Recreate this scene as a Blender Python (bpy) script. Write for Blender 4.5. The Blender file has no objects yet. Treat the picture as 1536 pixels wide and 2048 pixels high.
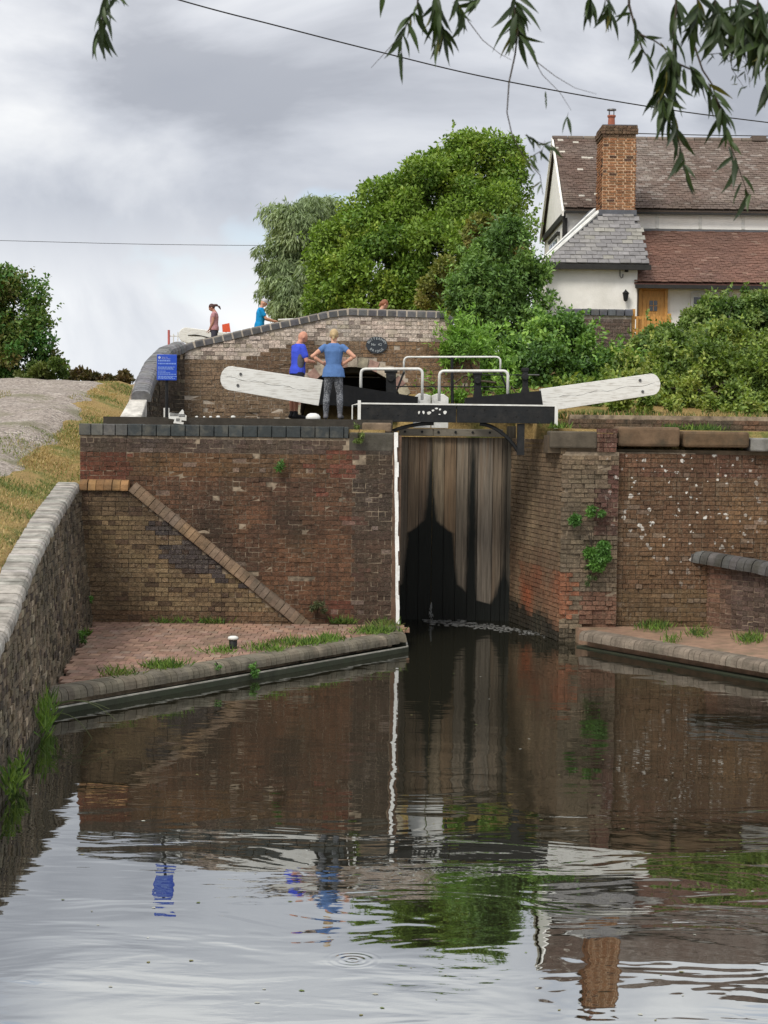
import bpy, math, random
import numpy as np
from mathutils import Vector, Matrix

rnd = random.Random(7)
NR = np.random.default_rng(11)
sc = bpy.context.scene
COL = sc.collection

# ------------------------------------------------------------------ camera
F, CH = 3400.0, 3.89                      # focal length in photo pixels, eye height above the water
PIT, ROLL = math.atan(174 / 3400), math.radians(0.7)
cam_d = bpy.data.cameras.new('camera')
cam = bpy.data.objects.new('camera', cam_d)
COL.objects.link(cam)
cam_d.sensor_fit = 'VERTICAL'
cam_d.sensor_height = 24.0
cam_d.lens = F / 2048 * 24.0
cam_d.clip_start = 0.1
cam_d.clip_end = 5000
cam_d.dof.use_dof = True
cam_d.dof.focus_distance = 33.0
cam_d.dof.aperture_fstop = 8.0
cam.matrix_world = Matrix.Translation((0, 0, CH)) @ Matrix.Rotation(math.pi / 2 - PIT, 4, 'X') @ Matrix.Rotation(ROLL, 4, 'Z')
sc.camera = cam

# ------------------------------------------------------------------ world
SUN_EL, SUN_AZ = math.radians(48), math.radians(212)     # high, behind the viewer and to the left
world = bpy.data.worlds.new('World')
sc.world = world
world.use_nodes = True
wt = world.node_tree
wt.nodes.clear()


def wn(kind, **kw):
    n = wt.nodes.new(kind)
    for k, v in kw.items():
        setattr(n, k, v)
    return n


w_out = wn('ShaderNodeOutputWorld')
w_bg = wn('ShaderNodeBackground')
w_bg.inputs['Strength'].default_value = 0.1
w_sky = wn('ShaderNodeTexSky', sky_type='NISHITA', sun_disc=False)
w_sky.sun_elevation = SUN_EL
w_sky.sun_rotation = SUN_AZ
w_tc = wn('ShaderNodeTexCoord')
w_map = wn('ShaderNodeMapping')
w_map.inputs['Scale'].default_value = (1.0, 1.0, 1.7)
w_map.inputs['Location'].default_value = (5.3, 0.4, 0.37)
w_n1 = wn('ShaderNodeTexNoise')
w_n1.inputs['Scale'].default_value = 3.6
w_n1.inputs['Detail'].default_value = 7
w_n1.inputs['Roughness'].default_value = 0.53
w_n1.inputs['Distortion'].default_value = 0.45
w_r1 = wn('ShaderNodeValToRGB')
els = w_r1.color_ramp.elements
els[0].position, els[0].color = 0.37, (2.6, 2.72, 3.02, 1)
els[1].position, els[1].color = 0.63, (5.1, 5.15, 5.2, 1)
e = els.new(0.46); e.color = (3.55, 3.68, 3.98, 1)
e = els.new(0.54); e.color = (4.35, 4.45, 4.65, 1)
w_n2 = wn('ShaderNodeTexNoise')
w_n2.inputs['Scale'].default_value = 5.5
w_n2.inputs['Detail'].default_value = 5
w_r2 = wn('ShaderNodeValToRGB')
w_r2.color_ramp.elements[0].position, w_r2.color_ramp.elements[0].color = 0.60, (1, 1, 1, 1)
w_r2.color_ramp.elements[1].position, w_r2.color_ramp.elements[1].color = 0.74, (0, 0, 0, 1)
w_mix = wn('ShaderNodeMix', data_type='RGBA')
# broad sheets of cloud: paler towards the horizon, a darker sheet above it
w_sep = wn('ShaderNodeSeparateXYZ')
w_add = wn('ShaderNodeMath', operation='MULTIPLY_ADD')
w_add.inputs[1].default_value = 0.22
w_r3 = wn('ShaderNodeValToRGB')
r3 = w_r3.color_ramp.elements
r3[0].position, r3[0].color = 0.10, (1.02, 1.04, 1.06, 1)
r3[1].position, r3[1].color = 0.62, (1.75, 1.74, 1.71, 1)
e = r3.new(0.185); e.color = (1.22, 1.22, 1.20, 1)
e = r3.new(0.225); e.color = (0.90, 0.92, 0.95, 1)
e = r3.new(0.33); e.color = (1.10, 1.10, 1.10, 1)
e = r3.new(0.45); e.color = (1.26, 1.26, 1.25, 1)
w_mul = wn('ShaderNodeMix', data_type='RGBA', blend_type='MULTIPLY')
w_mul.inputs['Factor'].default_value = 1.0
L = wt.links.new
L(w_tc.outputs['Generated'], w_map.inputs['Vector'])
L(w_map.outputs[0], w_n1.inputs['Vector'])
L(w_map.outputs[0], w_n2.inputs['Vector'])
L(w_n1.outputs['Fac'], w_r1.inputs['Fac'])
L(w_n2.outputs['Fac'], w_r2.inputs['Fac'])
L(w_tc.outputs['Generated'], w_sep.inputs[0])
L(w_n1.outputs['Fac'], w_add.inputs[0])
L(w_sep.outputs['Z'], w_add.inputs[2])
L(w_add.outputs[0], w_r3.inputs['Fac'])
L(w_r1.outputs[0], w_mul.inputs['A'])
L(w_r3.outputs[0], w_mul.inputs['B'])
L(w_r2.outputs[0], w_mix.inputs['Factor'])
L(w_sky.outputs[0], w_mix.inputs['A'])
L(w_mul.outputs['Result'], w_mix.inputs['B'])
L(w_mix.outputs['Result'], w_bg.inputs['Color'])
L(w_bg.outputs[0], w_out.inputs[0])

# ------------------------------------------------------------------ sun behind thin cloud
sun_d = bpy.data.lights.new('sun', 'SUN')
sun_d.energy = 1.5
sun_d.angle = math.radians(18)
sun_d.color = (1.0, 0.94, 0.84)
sun = bpy.data.objects.new('sun', sun_d)
COL.objects.link(sun)
sdir = Vector((math.sin(SUN_AZ) * math.cos(SUN_EL), math.cos(SUN_AZ) * math.cos(SUN_EL), math.sin(SUN_EL)))
sun.rotation_euler = sdir.to_track_quat('Z', 'Y').to_euler()
sun.location = (-10, -20, 30)

vs = sc.view_settings
vs.view_transform = 'Standard'
vs.look = 'None'
vs.exposure = 0.84
vs.gamma = 1.0
vs.use_curve_mapping = False
sc.cycles.max_bounces = 6
sc.cycles.transparent_max_bounces = 8


# ------------------------------------------------------------------ helpers
def ray(px, py):
    a, b = px - 768, py - 1024
    c, s = math.cos(ROLL), math.sin(ROLL)
    a, b = a * c + b * s, -a * s + b * c
    u, v = a / F, -b / F
    return (u, math.cos(PIT) + v * math.sin(PIT), -math.sin(PIT) + v * math.cos(PIT))


def at(px, py, Y):
    """measured point of the photograph taken to its distance Y"""
    d = ray(px, py)
    t = Y / d[1]
    return Vector((d[0] * t, Y, CH + d[2] * t))


def on(px, py, z):
    d = ray(px, py)
    t = (z - CH) / d[2]
    return Vector((d[0] * t, d[1] * t, z))


def lin(h):
    h = h.lstrip('#')
    o = []
    for i in (0, 2, 4):
        c = int(h[i:i + 2], 16) / 255
        o.append(c / 12.92 if c < 0.04045 else ((c + 0.055) / 1.055) ** 2.4)
    return tuple(o)


def vary(c, dv, dh=0.03, r=rnd):
    k = 1 + r.uniform(-dv, dv)
    return tuple(max(0.004, x * k * (1 + r.uniform(-dh, dh))) for x in c)


def mixc(a, b, t):
    return tuple(x + (y - x) * t for x, y in zip(a, b))


def tag(o, label=None, cat=None, group=None, kind=None):
    if label: o['label'] = label
    if cat: o['category'] = cat
    if group: o['group'] = group
    if kind: o['kind'] = kind
    return o


def adopt(o, parent):
    if parent is not None:
        o.parent = parent
        o.matrix_parent_inverse = PINV[parent.name]
    return o


PINV = {}


def reg(o, m=None):
    PINV[o.name] = (m if m is not None else Matrix.Identity(4)).inverted()
    return o


def thing(name, label, cat, loc=(0, 0, 0), group=None, kind=None, parent=None):
    o = bpy.data.objects.new(name, None)
    o.empty_display_size = 0.2
    COL.objects.link(o)
    o.location = loc
    m = Matrix.Translation(loc)
    if parent is not None:
        adopt(o, parent)
    reg(o, m)
    tag(o, label, cat, group, kind or 'thing')
    return o


def new_obj(name, me, parent=None):
    o = bpy.data.objects.new(name, me)
    COL.objects.link(o)
    adopt(o, parent)
    reg(o)
    return o


def set_cols(me, cols):
    a = me.attributes.new('col', 'FLOAT_COLOR', 'FACE')
    arr = np.ones((len(cols), 4), dtype=np.float32)
    arr[:, :3] = np.asarray(cols, dtype=np.float32)
    a.data.foreach_set('color', arr.ravel())


class MB:
    """collects shapes, then links them as one mesh object"""

    def __init__(self):
        self.v, self.f, self.c, self.n = [], [], [], 0

    def add(self, verts, faces, col=(0.5, 0.5, 0.5)):
        b = self.n
        self.v.extend([tuple(p) for p in verts])
        self.f.extend([tuple(i + b for i in f) for f in faces])
        self.c.extend([col] * len(faces))
        self.n += len(verts)
        return self

    def box(self, lo, hi, col=(0.5, 0.5, 0.5)):
        x0, y0, z0 = lo
        x1, y1, z1 = hi
        vs_ = [(x0, y0, z0), (x1, y0, z0), (x1, y1, z0), (x0, y1, z0), (x0, y0, z1), (x1, y0, z1), (x1, y1, z1), (x0, y1, z1)]
        return self.add(vs_, BOXF, col)

    def obox(self, c, ax, ay, az, size, col=(0.5, 0.5, 0.5), jit=0.0):
        c, ax, ay, az = Vector(c), Vector(ax), Vector(ay), Vector(az)
        vs_ = []
        for sz in (-.5, .5):
            for sx, sy in ((-.5, -.5), (.5, -.5), (.5, .5), (-.5, .5)):
                p = c + ax * (sx * size[0]) + ay * (sy * size[1]) + az * (sz * size[2])
                if jit:
                    p = p + Vector((rnd.uniform(-jit, jit), rnd.uniform(-jit, jit), rnd.uniform(-jit, jit)))
                vs_.append(p)
        return self.add(vs_, BOXF, col)

    def prism(self, pts, y0, y1, col=(0.5, 0.5, 0.5)):
        """outline in x,z pushed from y0 to y1"""
        n = len(pts)
        vs_ = [(p[0], y0, p[1]) for p in pts] + [(p[0], y1, p[1]) for p in pts]
        fs = [tuple(range(n))[::-1], tuple(range(n, 2 * n))] + [(i, (i + 1) % n, n + (i + 1) % n, n + i) for i in range(n)]
        return self.add(vs_, fs, col)

    def extrude(self, pts, vec, col=(0.5, 0.5, 0.5)):
        n = len(pts)
        pts = [Vector(p) for p in pts]
        vec = Vector(vec)
        fs = [tuple(range(n))[::-1], tuple(range(n, 2 * n))] + [(i, (i + 1) % n, n + (i + 1) % n, n + i) for i in range(n)]
        return self.add(pts + [p + vec for p in pts], fs, col)

    def tube(self, pts, rad, sides=8, col=(0.5, 0.5, 0.5), caps=True):
        pts = [Vector(p) for p in pts]
        if not hasattr(rad, '__len__'):
            rad = [rad] * len(pts)
        vs_, fs = [], []
        up = Vector((0.13, 0.31, 0.94))
        for i, p in enumerate(pts):
            a = pts[max(0, i - 1)]
            b = pts[min(len(pts) - 1, i + 1)]
            t = (b - a).normalized()
            x = t.cross(up)
            if x.length < 1e-3:
                x = t.cross(Vector((1, 0, 0)))
            x.normalize()
            y = t.cross(x)
            for k in range(sides):
                an = 2 * math.pi * k / sides
                vs_.append(p + x * (math.cos(an) * rad[i]) + y * (math.sin(an) * rad[i]))
        m = len(pts)
        for i in range(m - 1):
            for k in range(sides):
                k2 = (k + 1) % sides
                fs.append((i * sides + k, i * sides + k2, (i + 1) * sides + k2, (i + 1) * sides + k))
        if caps:
            fs.append(tuple(range(sides))[::-1])
            fs.append(tuple(range((m - 1) * sides, m * sides)))
        return self.add(vs_, fs, col)

    def loft(self, rings, sides=14, col=(0.5, 0.5, 0.5)):
        """rings of (cx,cy,cz,rx,ry) stacked"""
        vs_, fs = [], []
        for (cx, cy, cz, rx, ry) in rings:
            for k in range(sides):
                an = 2 * math.pi * k / sides
                vs_.append((cx + math.cos(an) * rx, cy + math.sin(an) * ry, cz))
        m = len(rings)
        for i in range(m - 1):
            for k in range(sides):
                k2 = (k + 1) % sides
                fs.append((i * sides + k, i * sides + k2, (i + 1) * sides + k2, (i + 1) * sides + k))
        fs.append(tuple(range(sides))[::-1])
        fs.append(tuple(range((m - 1) * sides, m * sides)))
        return self.add(vs_, fs, col)

    def ball(self, c, r, n=8, m=6, col=(0.5, 0.5, 0.5)):
        rx, ry, rz = r if hasattr(r, '__len__') else (r, r, r)
        rings = []
        for i in range(m + 1):
            a = -math.pi / 2 + math.pi * (i + 0.02) / (m + 0.04)
            k = max(0.02, math.cos(a))
            rings.append((c[0], c[1], c[2] + rz * math.sin(a), rx * k, ry * k))
        return self.loft(rings, n, col)

    def mesh(self, name, mat, smooth=False):
        me = bpy.data.meshes.new(name)
        me.from_pydata(self.v, [], self.f)
        set_cols(me, self.c)
        if smooth:
            me.polygons.foreach_set('use_smooth', [True] * len(me.polygons))
        me.materials.append(mat)
        return me

    def build(self, name, mat, parent=None, smooth=False, bevel=0.0):
        o = new_obj(name, self.mesh(name, mat, smooth), parent)
        if bevel:
            b = o.modifiers.new('bevel', 'BEVEL')
            b.width = bevel
            b.segments = 2
            b.limit_method = 'ANGLE'
        return o


BOXF = [(0, 3, 2, 1), (4, 5, 6, 7), (0, 1, 5, 4), (1, 2, 6, 5), (2, 3, 7, 6), (3, 0, 4, 7)]


# ------------------------------------------------------------------ materials
def mat_new(name):
    m = bpy.data.materials.new(name)
    m.use_nodes = True
    nt = m.node_tree
    return m, nt, nt.nodes['Principled BSDF']


def node(nt, kind, **kw):
    n = nt.nodes.new(kind)
    for k, v in kw.items():
        if k.startswith('i_'):
            n.inputs[k[2:].replace('_', ' ')].default_value = v
        else:
            setattr(n, k, v)
    return n


def ramp(nt, src, stops):
    r = node(nt, 'ShaderNodeValToRGB')
    el = r.color_ramp.elements
    while len(el) < len(stops):
        el.new(0.5)
    for q, (p, c) in zip(el, stops):
        q.position = p
        q.color = (c, c, c, 1) if not hasattr(c, '__len__') else (*c, 1)
    nt.links.new(src, r.inputs['Fac'])
    return r.outputs['Color']


def noise(nt, vec, scale, detail=4, rough=0.55, stretch=None, dist=0.0):
    if stretch:
        mp = node(nt, 'ShaderNodeMapping')
        mp.inputs['Scale'].default_value = stretch
        nt.links.new(vec, mp.inputs['Vector'])
        vec = mp.outputs[0]
    n = node(nt, 'ShaderNodeTexNoise', i_Scale=scale, i_Detail=detail, i_Roughness=rough, i_Distortion=dist)
    nt.links.new(vec, n.inputs['Vector'])
    return n.outputs['Fac']


def mixn(nt, fac, a, b, mode='MIX'):
    n = node(nt, 'ShaderNodeMix', data_type='RGBA', blend_type=mode)
    for s, key in ((fac, 'Factor'), (a, 'A'), (b, 'B')):
        if isinstance(s, (int, float)):
            n.inputs[key].default_value = s
        elif isinstance(s, tuple):
            n.inputs[key].default_value = (*s, 1)
        else:
            nt.links.new(s, n.inputs[key])
    return n.outputs['Result']


def position(nt):
    return node(nt, 'ShaderNodeNewGeometry').outputs['Position']


def attr(nt, name='col'):
    return node(nt, 'ShaderNodeAttribute', attribute_name=name).outputs['Color']


def bump(nt, bs, h, strength=0.4, dist=0.02):
    b = node(nt, 'ShaderNodeBump', i_Strength=strength, i_Distance=dist)
    nt.links.new(h, b.inputs['Height'])
    nt.links.new(b.outputs[0], bs.inputs['Normal'])


def m_brick(name, dirt=(0.036, 0.026, 0.018), dirt_amt=0.5, lichen=0.0, streak=0.5, pale=0.5, green=0.0, runs=0.0):
    """brick: own colour per piece, grime, run-off streaks, lime bloom and lichen laid over it"""
    m, nt, bs = mat_new(name)
    P = position(nt)
    c = attr(nt)
    fine = noise(nt, P, 55, 3, 0.7)
    c = mixn(nt, 1.0, c, ramp(nt, fine, [(0.28, 0.55), (0.72, 1.4)]), 'MULTIPLY')
    c = mixn(nt, 1.0, c, ramp(nt, noise(nt, P, 17, 4, 0.7), [(0.30, 0.55), (0.72, 1.42)]), 'MULTIPLY')
    big = noise(nt, P, 0.75, 5, 0.62)
    c = mixn(nt, ramp(nt, big, [(0.42, 0.0), (0.66, dirt_amt)]), c, dirt)
    st = noise(nt, P, 1.0, 4, 0.6, stretch=(9, 9, 0.7))
    c = mixn(nt, ramp(nt, st, [(0.54, 0.0), (0.70, streak)]), c, tuple(x * 1.0 for x in dirt))
    bl = noise(nt, P, 24, 5, 0.78)
    bl2 = noise(nt, P, 1.3, 3, 0.5)
    f = node(nt, 'ShaderNodeMath', operation='MULTIPLY')
    nt.links.new(ramp(nt, bl, [(0.545, 0.0), (0.66, pale)]), f.inputs[0])
    nt.links.new(ramp(nt, bl2, [(0.40, 0.0), (0.62, 1.0)]), f.inputs[1])
    c = mixn(nt, f.outputs[0], c, (0.34, 0.29, 0.22))
    if runs:
        rs = noise(nt, P, 1.0, 4, 0.65, stretch=(15, 15, 0.45))
        c = mixn(nt, ramp(nt, rs, [(0.55, 0.0), (0.68, runs)]), c, (0.24, 0.185, 0.12))
    if green:
        g = noise(nt, P, 1.6, 4, 0.6)
        c = mixn(nt, ramp(nt, g, [(0.52, 0.0), (0.70, green)]), c, (0.05, 0.06, 0.022))
    if lichen:
        vo = node(nt, 'ShaderNodeTexVoronoi', i_Scale=9.0, i_Randomness=1.0)
        dn = noise(nt, P, 14, 2)
        vv = node(nt, 'ShaderNodeVectorMath', operation='ADD')
        sep = node(nt, 'ShaderNodeVectorMath', operation='SCALE')
        sep.inputs['Scale'].default_value = 0.09
        cn = node(nt, 'ShaderNodeTexNoise', i_Scale=14.0)
        nt.links.new(P, cn.inputs['Vector'])
        nt.links.new(cn.outputs['Color'], sep.inputs[0])
        nt.links.new(P, vv.inputs[0])
        nt.links.new(sep.outputs[0], vv.inputs[1])
        nt.links.new(vv.outputs[0], vo.inputs['Vector'])
        wn_ = node(nt, 'ShaderNodeTexWhiteNoise')
        nt.links.new(vo.outputs['Position'], wn_.inputs['Vector'])
        lessd = node(nt, 'ShaderNodeMath', operation='LESS_THAN')
        thr = node(nt, 'ShaderNodeMath', operation='MULTIPLY_ADD', )
        nt.links.new(wn_.outputs['Value'], thr.inputs[0])
        thr.inputs[1].default_value = 0.66
        thr.inputs[2].default_value = -0.22
        nt.links.new(vo.outputs['Distance'], lessd.inputs[0])
        nt.links.new(thr.outputs[0], lessd.inputs[1])
        # the crusts grow in one patch of the wall
        dst = node(nt, 'ShaderNodeVectorMath', operation='DISTANCE')
        dst.inputs[1].default_value = (5.5, 31.0, 2.7)
        nt.links.new(P, dst.inputs[0])
        ad = node(nt, 'ShaderNodeMath', operation='MULTIPLY_ADD')
        nt.links.new(noise(nt, P, 1.7, 3), ad.inputs[0])
        ad.inputs[1].default_value = 1.6
        nt.links.new(dst.outputs['Value'], ad.inputs[2])
        mk = ramp(nt, ad.outputs[0], [(0.0, 1.0), (1.0, 1.0)])
        sm = node(nt, 'ShaderNodeMapRange', i_From_Min=1.5, i_From_Max=2.4, i_To_Min=1.0, i_To_Max=0.0)
        nt.links.new(ad.outputs[0], sm.inputs['Value'])
        mm = node(nt, 'ShaderNodeMath', operation='MULTIPLY')
        nt.links.new(lessd.outputs[0], mm.inputs[0])
        nt.links.new(sm.outputs[0], mm.inputs[1])
        m2 = node(nt, 'ShaderNodeMath', operation='MULTIPLY')
        nt.links.new(mm.outputs[0], m2.inputs[0])
        m2.inputs[1].default_value = lichen
        c = mixn(nt, m2.outputs[0], c, (0.62, 0.60, 0.55))
    nt.links.new(c, bs.inputs['Base Color'])
    bs.inputs['Roughness'].default_value = 0.9
    bs.inputs['Specular IOR Level'].default_value = 0.25
    bump(nt, bs, noise(nt, P, 30, 5, 0.75), 0.9, 0.03)
    return m


def m_plain(name, col=None, rough=0.6, var=0.25, scale=6.0, metal=0.0, spec=0.4, bumpy=0.15, bscale=30, dirt=None, dirt_amt=0.5, dscale=3.0, stretch=None):
    """paint, metal, stone, cloth: one colour (or the piece's own) with wear"""
    m, nt, bs = mat_new(name)
    P = position(nt)
    c = attr(nt) if col is None else None
    k = ramp(nt, noise(nt, P, scale, 5, 0.6, stretch), [(0.3, 1 - var), (0.7, 1 + var)])
    c = mixn(nt, 1.0, c if c is not None else tuple(col), k, 'MULTIPLY')
    if dirt:
        c = mixn(nt, ramp(nt, noise(nt, P, dscale, 6, 0.65, stretch), [(0.48, 0.0), (0.68, dirt_amt)]), c, dirt)
    nt.links.new(c, bs.inputs['Base Color'])
    bs.inputs['Roughness'].default_value = rough
    bs.inputs['Metallic'].default_value = metal
    bs.inputs['Specular IOR Level'].default_value = spec
    if bumpy:
        bump(nt, bs, noise(nt, P, bscale, 4, 0.6, stretch), bumpy, 0.02)
    return m


def m_leaf(name, trans=0.3, rough=0.55, tint=(1.0, 1.15, 0.35)):
    m, nt, bs = mat_new(name)
    c = attr(nt)
    nt.links.new(c, bs.inputs['Base Color'])
    bs.inputs['Roughness'].default_value = rough
    bs.inputs['Specular IOR Level'].default_value = 0.35
    tr = node(nt, 'ShaderNodeBsdfTranslucent')
    nt.links.new(mixn(nt, 1.0, c, tint, 'MULTIPLY'), tr.inputs['Color'])
    mx = node(nt, 'ShaderNodeMixShader')
    mx.inputs[0].default_value = trans
    nt.links.new(bs.outputs[0], mx.inputs[1])
    nt.links.new(tr.outputs[0], mx.inputs[2])
    nt.links.new(mx.outputs[0], nt.nodes['Material Output'].inputs['Surface'])
    return m


M_BRICK_L = m_brick('old_brick', pale=0.42, green=0.12)
M_BRICK_K = m_brick('khaki_brick', dirt_amt=0.25, streak=0.3, pale=0.6)
M_BRICK_R = m_brick('old_brick_lichen', dirt_amt=0.35, streak=0.35, lichen=0.95, pale=0.55, green=0.12, runs=0.35)
M_BRICK_B = m_brick('bridge_brick', dirt_amt=0.2, streak=0.25, pale=0.5)
M_BRICK_W = m_brick('damp_brick', dirt=(0.035, 0.033, 0.026), dirt_amt=0.6, streak=0.8, pale=0.5, green=0.2)
M_BRICK_C = m_brick('house_brick', dirt_amt=0.15, streak=0.1, pale=0.12)
M_MORTAR = m_plain('mortar', (0.27, 0.215, 0.155), 0.95, 0.4, 9, spec=0.1, dirt=(0.035, 0.03, 0.024), dirt_amt=0.95, dscale=2.6)
M_MORTAR_P = m_plain('pale_mortar', (0.42, 0.37, 0.31), 0.95, 0.3, 4, spec=0.1, dirt=(0.16, 0.13, 0.10), dirt_amt=0.5, dscale=2)
M_BLUE = m_plain('blue_brick', None, 0.75, 0.25, 12, spec=0.35, dirt=(0.16, 0.15, 0.12), dirt_amt=0.4, dscale=5)
M_STONE = m_plain('stone', None, 0.9, 0.3, 5, spec=0.2, bumpy=0.5, dirt=(0.045, 0.042, 0.03), dirt_amt=0.6, dscale=2.4)
M_CONC = m_plain('concrete', (0.032, 0.036, 0.022), 0.85, 0.35, 4, spec=0.3, bumpy=0.4, dirt=(0.02, 0.03, 0.014), dirt_amt=0.9, dscale=2)
M_PAVE = m_plain('paving_brick', None, 0.9, 0.25, 8, spec=0.2, dirt=(0.10, 0.085, 0.06), dirt_amt=0.45, dscale=1.5)
M_WHITE = m_plain('white_paint', (0.66, 0.66, 0.63), 0.55, 0.08, 5, bumpy=0.05, dirt=(0.30, 0.28, 0.22), dirt_amt=0.45, dscale=4)
M_WHITE_OLD = m_plain('weathered_white_paint', (0.70, 0.70, 0.67), 0.65, 0.06, 9, bumpy=0.15, bscale=30, stretch=(0.5, 2, 5), dirt=(0.22, 0.19, 0.15), dirt_amt=0.6, dscale=9)
M_BLACK = m_plain('black_paint', (0.009, 0.0095, 0.0105), 0.6, 0.3, 8, spec=0.25, bumpy=0.1, dirt=(0.035, 0.032, 0.027), dirt_amt=0.25, dscale=6)
M_IRON = m_plain('black_iron', (0.010, 0.011, 0.012), 0.6, 0.3, 9, spec=0.25, bumpy=0.2, dirt=(0.04, 0.035, 0.03), dirt_amt=0.35, dscale=7)
M_RENDER = m_plain('white_render', (0.80, 0.785, 0.745), 0.85, 0.05, 2.5, spec=0.2, bumpy=0.25, bscale=25, dirt=(0.45, 0.43, 0.37), dirt_amt=0.35, dscale=0.9)
M_TILE = m_plain('clay_tile', None, 0.9, 0.2, 14, spec=0.2, bumpy=0.3, bscale=30)
M_SLATE = m_plain('slate', None, 0.7, 0.2, 10, spec=0.35, bumpy=0.2)
M_LEAD = m_plain('lead_flashing', (0.085, 0.09, 0.105), 0.55, 0.2, 6)
M_DARKWOOD = m_plain('dark_timber', (0.018, 0.017, 0.016), 0.7, 0.3, 8)
M_OAK = m_plain('orange_oak', (0.50, 0.25, 0.065), 0.55, 0.2, 9, stretch=(6, 6, 0.8), bumpy=0.2)
M_TERRA = m_plain('terracotta', (0.30, 0.10, 0.06), 0.8, 0.2, 10)
M_METAL = m_plain('grey_metal', (0.13, 0.13, 0.13), 0.4, 0.2, 10, metal=0.6)
M_GLASS = m_plain('window_glass', (0.03, 0.034, 0.04), 0.08, 0.1, 4, spec=0.7, bumpy=0)
M_BARK = m_plain('bark', (0.075, 0.058, 0.042), 0.95, 0.4, 9, stretch=(4, 4, 0.6), bumpy=0.6)
M_TWIG = m_plain('twig_bark', (0.045, 0.035, 0.025), 0.9, 0.3, 20, bumpy=0.2)
M_LEAF = m_leaf('foliage', 0.24)
M_WILLOW = m_leaf('willow_leaf', 0.26, 0.45)
M_GRASS = m_leaf('grass_blade', 0.30, 0.7, (1.0, 1.0, 0.6))
M_SKIN = m_plain('skin', None, 0.6, 0.06, 20, bumpy=0)
M_CLOTH = m_plain('cloth', None, 0.9, 0.14, 9, spec=0.15, bumpy=1.0, bscale=9)
M_HAIR = m_plain('hair', None, 0.55, 0.35, 40, stretch=(3, 3, 0.5), bumpy=0.4)
M_SIGN = m_plain('blue_sign', (0.012, 0.06, 0.42), 0.45, 0.05, 3, bumpy=0)
M_PRINT = m_plain('white_print', (0.60, 0.66, 0.80), 0.6, 0.03, 3, bumpy=0)
M_CABLE = m_plain('cable', (0.02, 0.02, 0.022), 0.6, 0.1, 3, bumpy=0)
M_ORANGE = m_plain('orange_red_board', (0.62, 0.085, 0.03), 0.5, 0.06, 3, bumpy=0)


def m_leggings():
    m, nt, bs = mat_new('mottled_leggings')
    P = position(nt)
    c = ramp(nt, noise(nt, P, 38, 3, 0.7), [(0.40, (0.035, 0.04, 0.052)), (0.50, (0.085, 0.09, 0.10)), (0.62, (0.22, 0.23, 0.25))])
    nt.links.new(c, bs.inputs['Base Color'])
    bs.inputs['Roughness'].default_value = 0.9
    return m


M_LEGG = m_leggings()


def m_ground(name='dry_grass_ground'):
    m, nt, bs = mat_new(name)
    P = position(nt)
    a = ramp(nt, noise(nt, P, 0.9, 6, 0.65), [(0.36, (0.25, 0.17, 0.07)), (0.50, (0.31, 0.22, 0.09)), (0.60, (0.16, 0.16, 0.05)), (0.70, (0.09, 0.12, 0.035))])
    f = ramp(nt, noise(nt, P, 26, 5, 0.75), [(0.28, 0.45), (0.72, 1.5)])
    nt.links.new(mixn(nt, 1.0, a, f, 'MULTIPLY'), bs.inputs['Base Color'])
    bs.inputs['Roughness'].default_value = 0.95
    bs.inputs['Specular IOR Level'].default_value = 0.1
    bump(nt, bs, noise(nt, P, 30, 5, 0.7), 0.8, 0.05)
    return m


def m_gravel():
    m, nt, bs = mat_new('gravel')
    P = position(nt)
    vo = node(nt, 'ShaderNodeTexVoronoi', i_Scale=22.0)
    nt.links.new(P, vo.inputs['Vector'])
    a = ramp(nt, node_sep(nt, vo.outputs['Color']), [(0.0, (0.12, 0.105, 0.095)), (0.5, (0.31, 0.265, 0.228)), (1.0, (0.42, 0.375, 0.33))])
    g = noise(nt, P, 0.8, 5, 0.6)
    a = mixn(nt, ramp(nt, g, [(0.53, 0.0), (0.66, 0.75)]), a, (0.11, 0.12, 0.045))
    a = mixn(nt, ramp(nt, noise(nt, P, 1.9, 4), [(0.42, 0.4), (0.6, 0.0)]), a, (0.20, 0.165, 0.14))
    nt.links.new(a, bs.inputs['Base Color'])
    bs.inputs['Roughness'].default_value = 0.95
    bs.inputs['Specular IOR Level'].default_value = 0.15
    bump(nt, bs, vo.outputs['Distance'], 0.7, 0.03)
    return m


def node_sep(nt, colour):
    s = node(nt, 'ShaderNodeSeparateColor')
    nt.links.new(colour, s.inputs[0])
    return s.outputs[0]


M_GROUND = m_ground()
M_GRAVEL = m_gravel()


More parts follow.
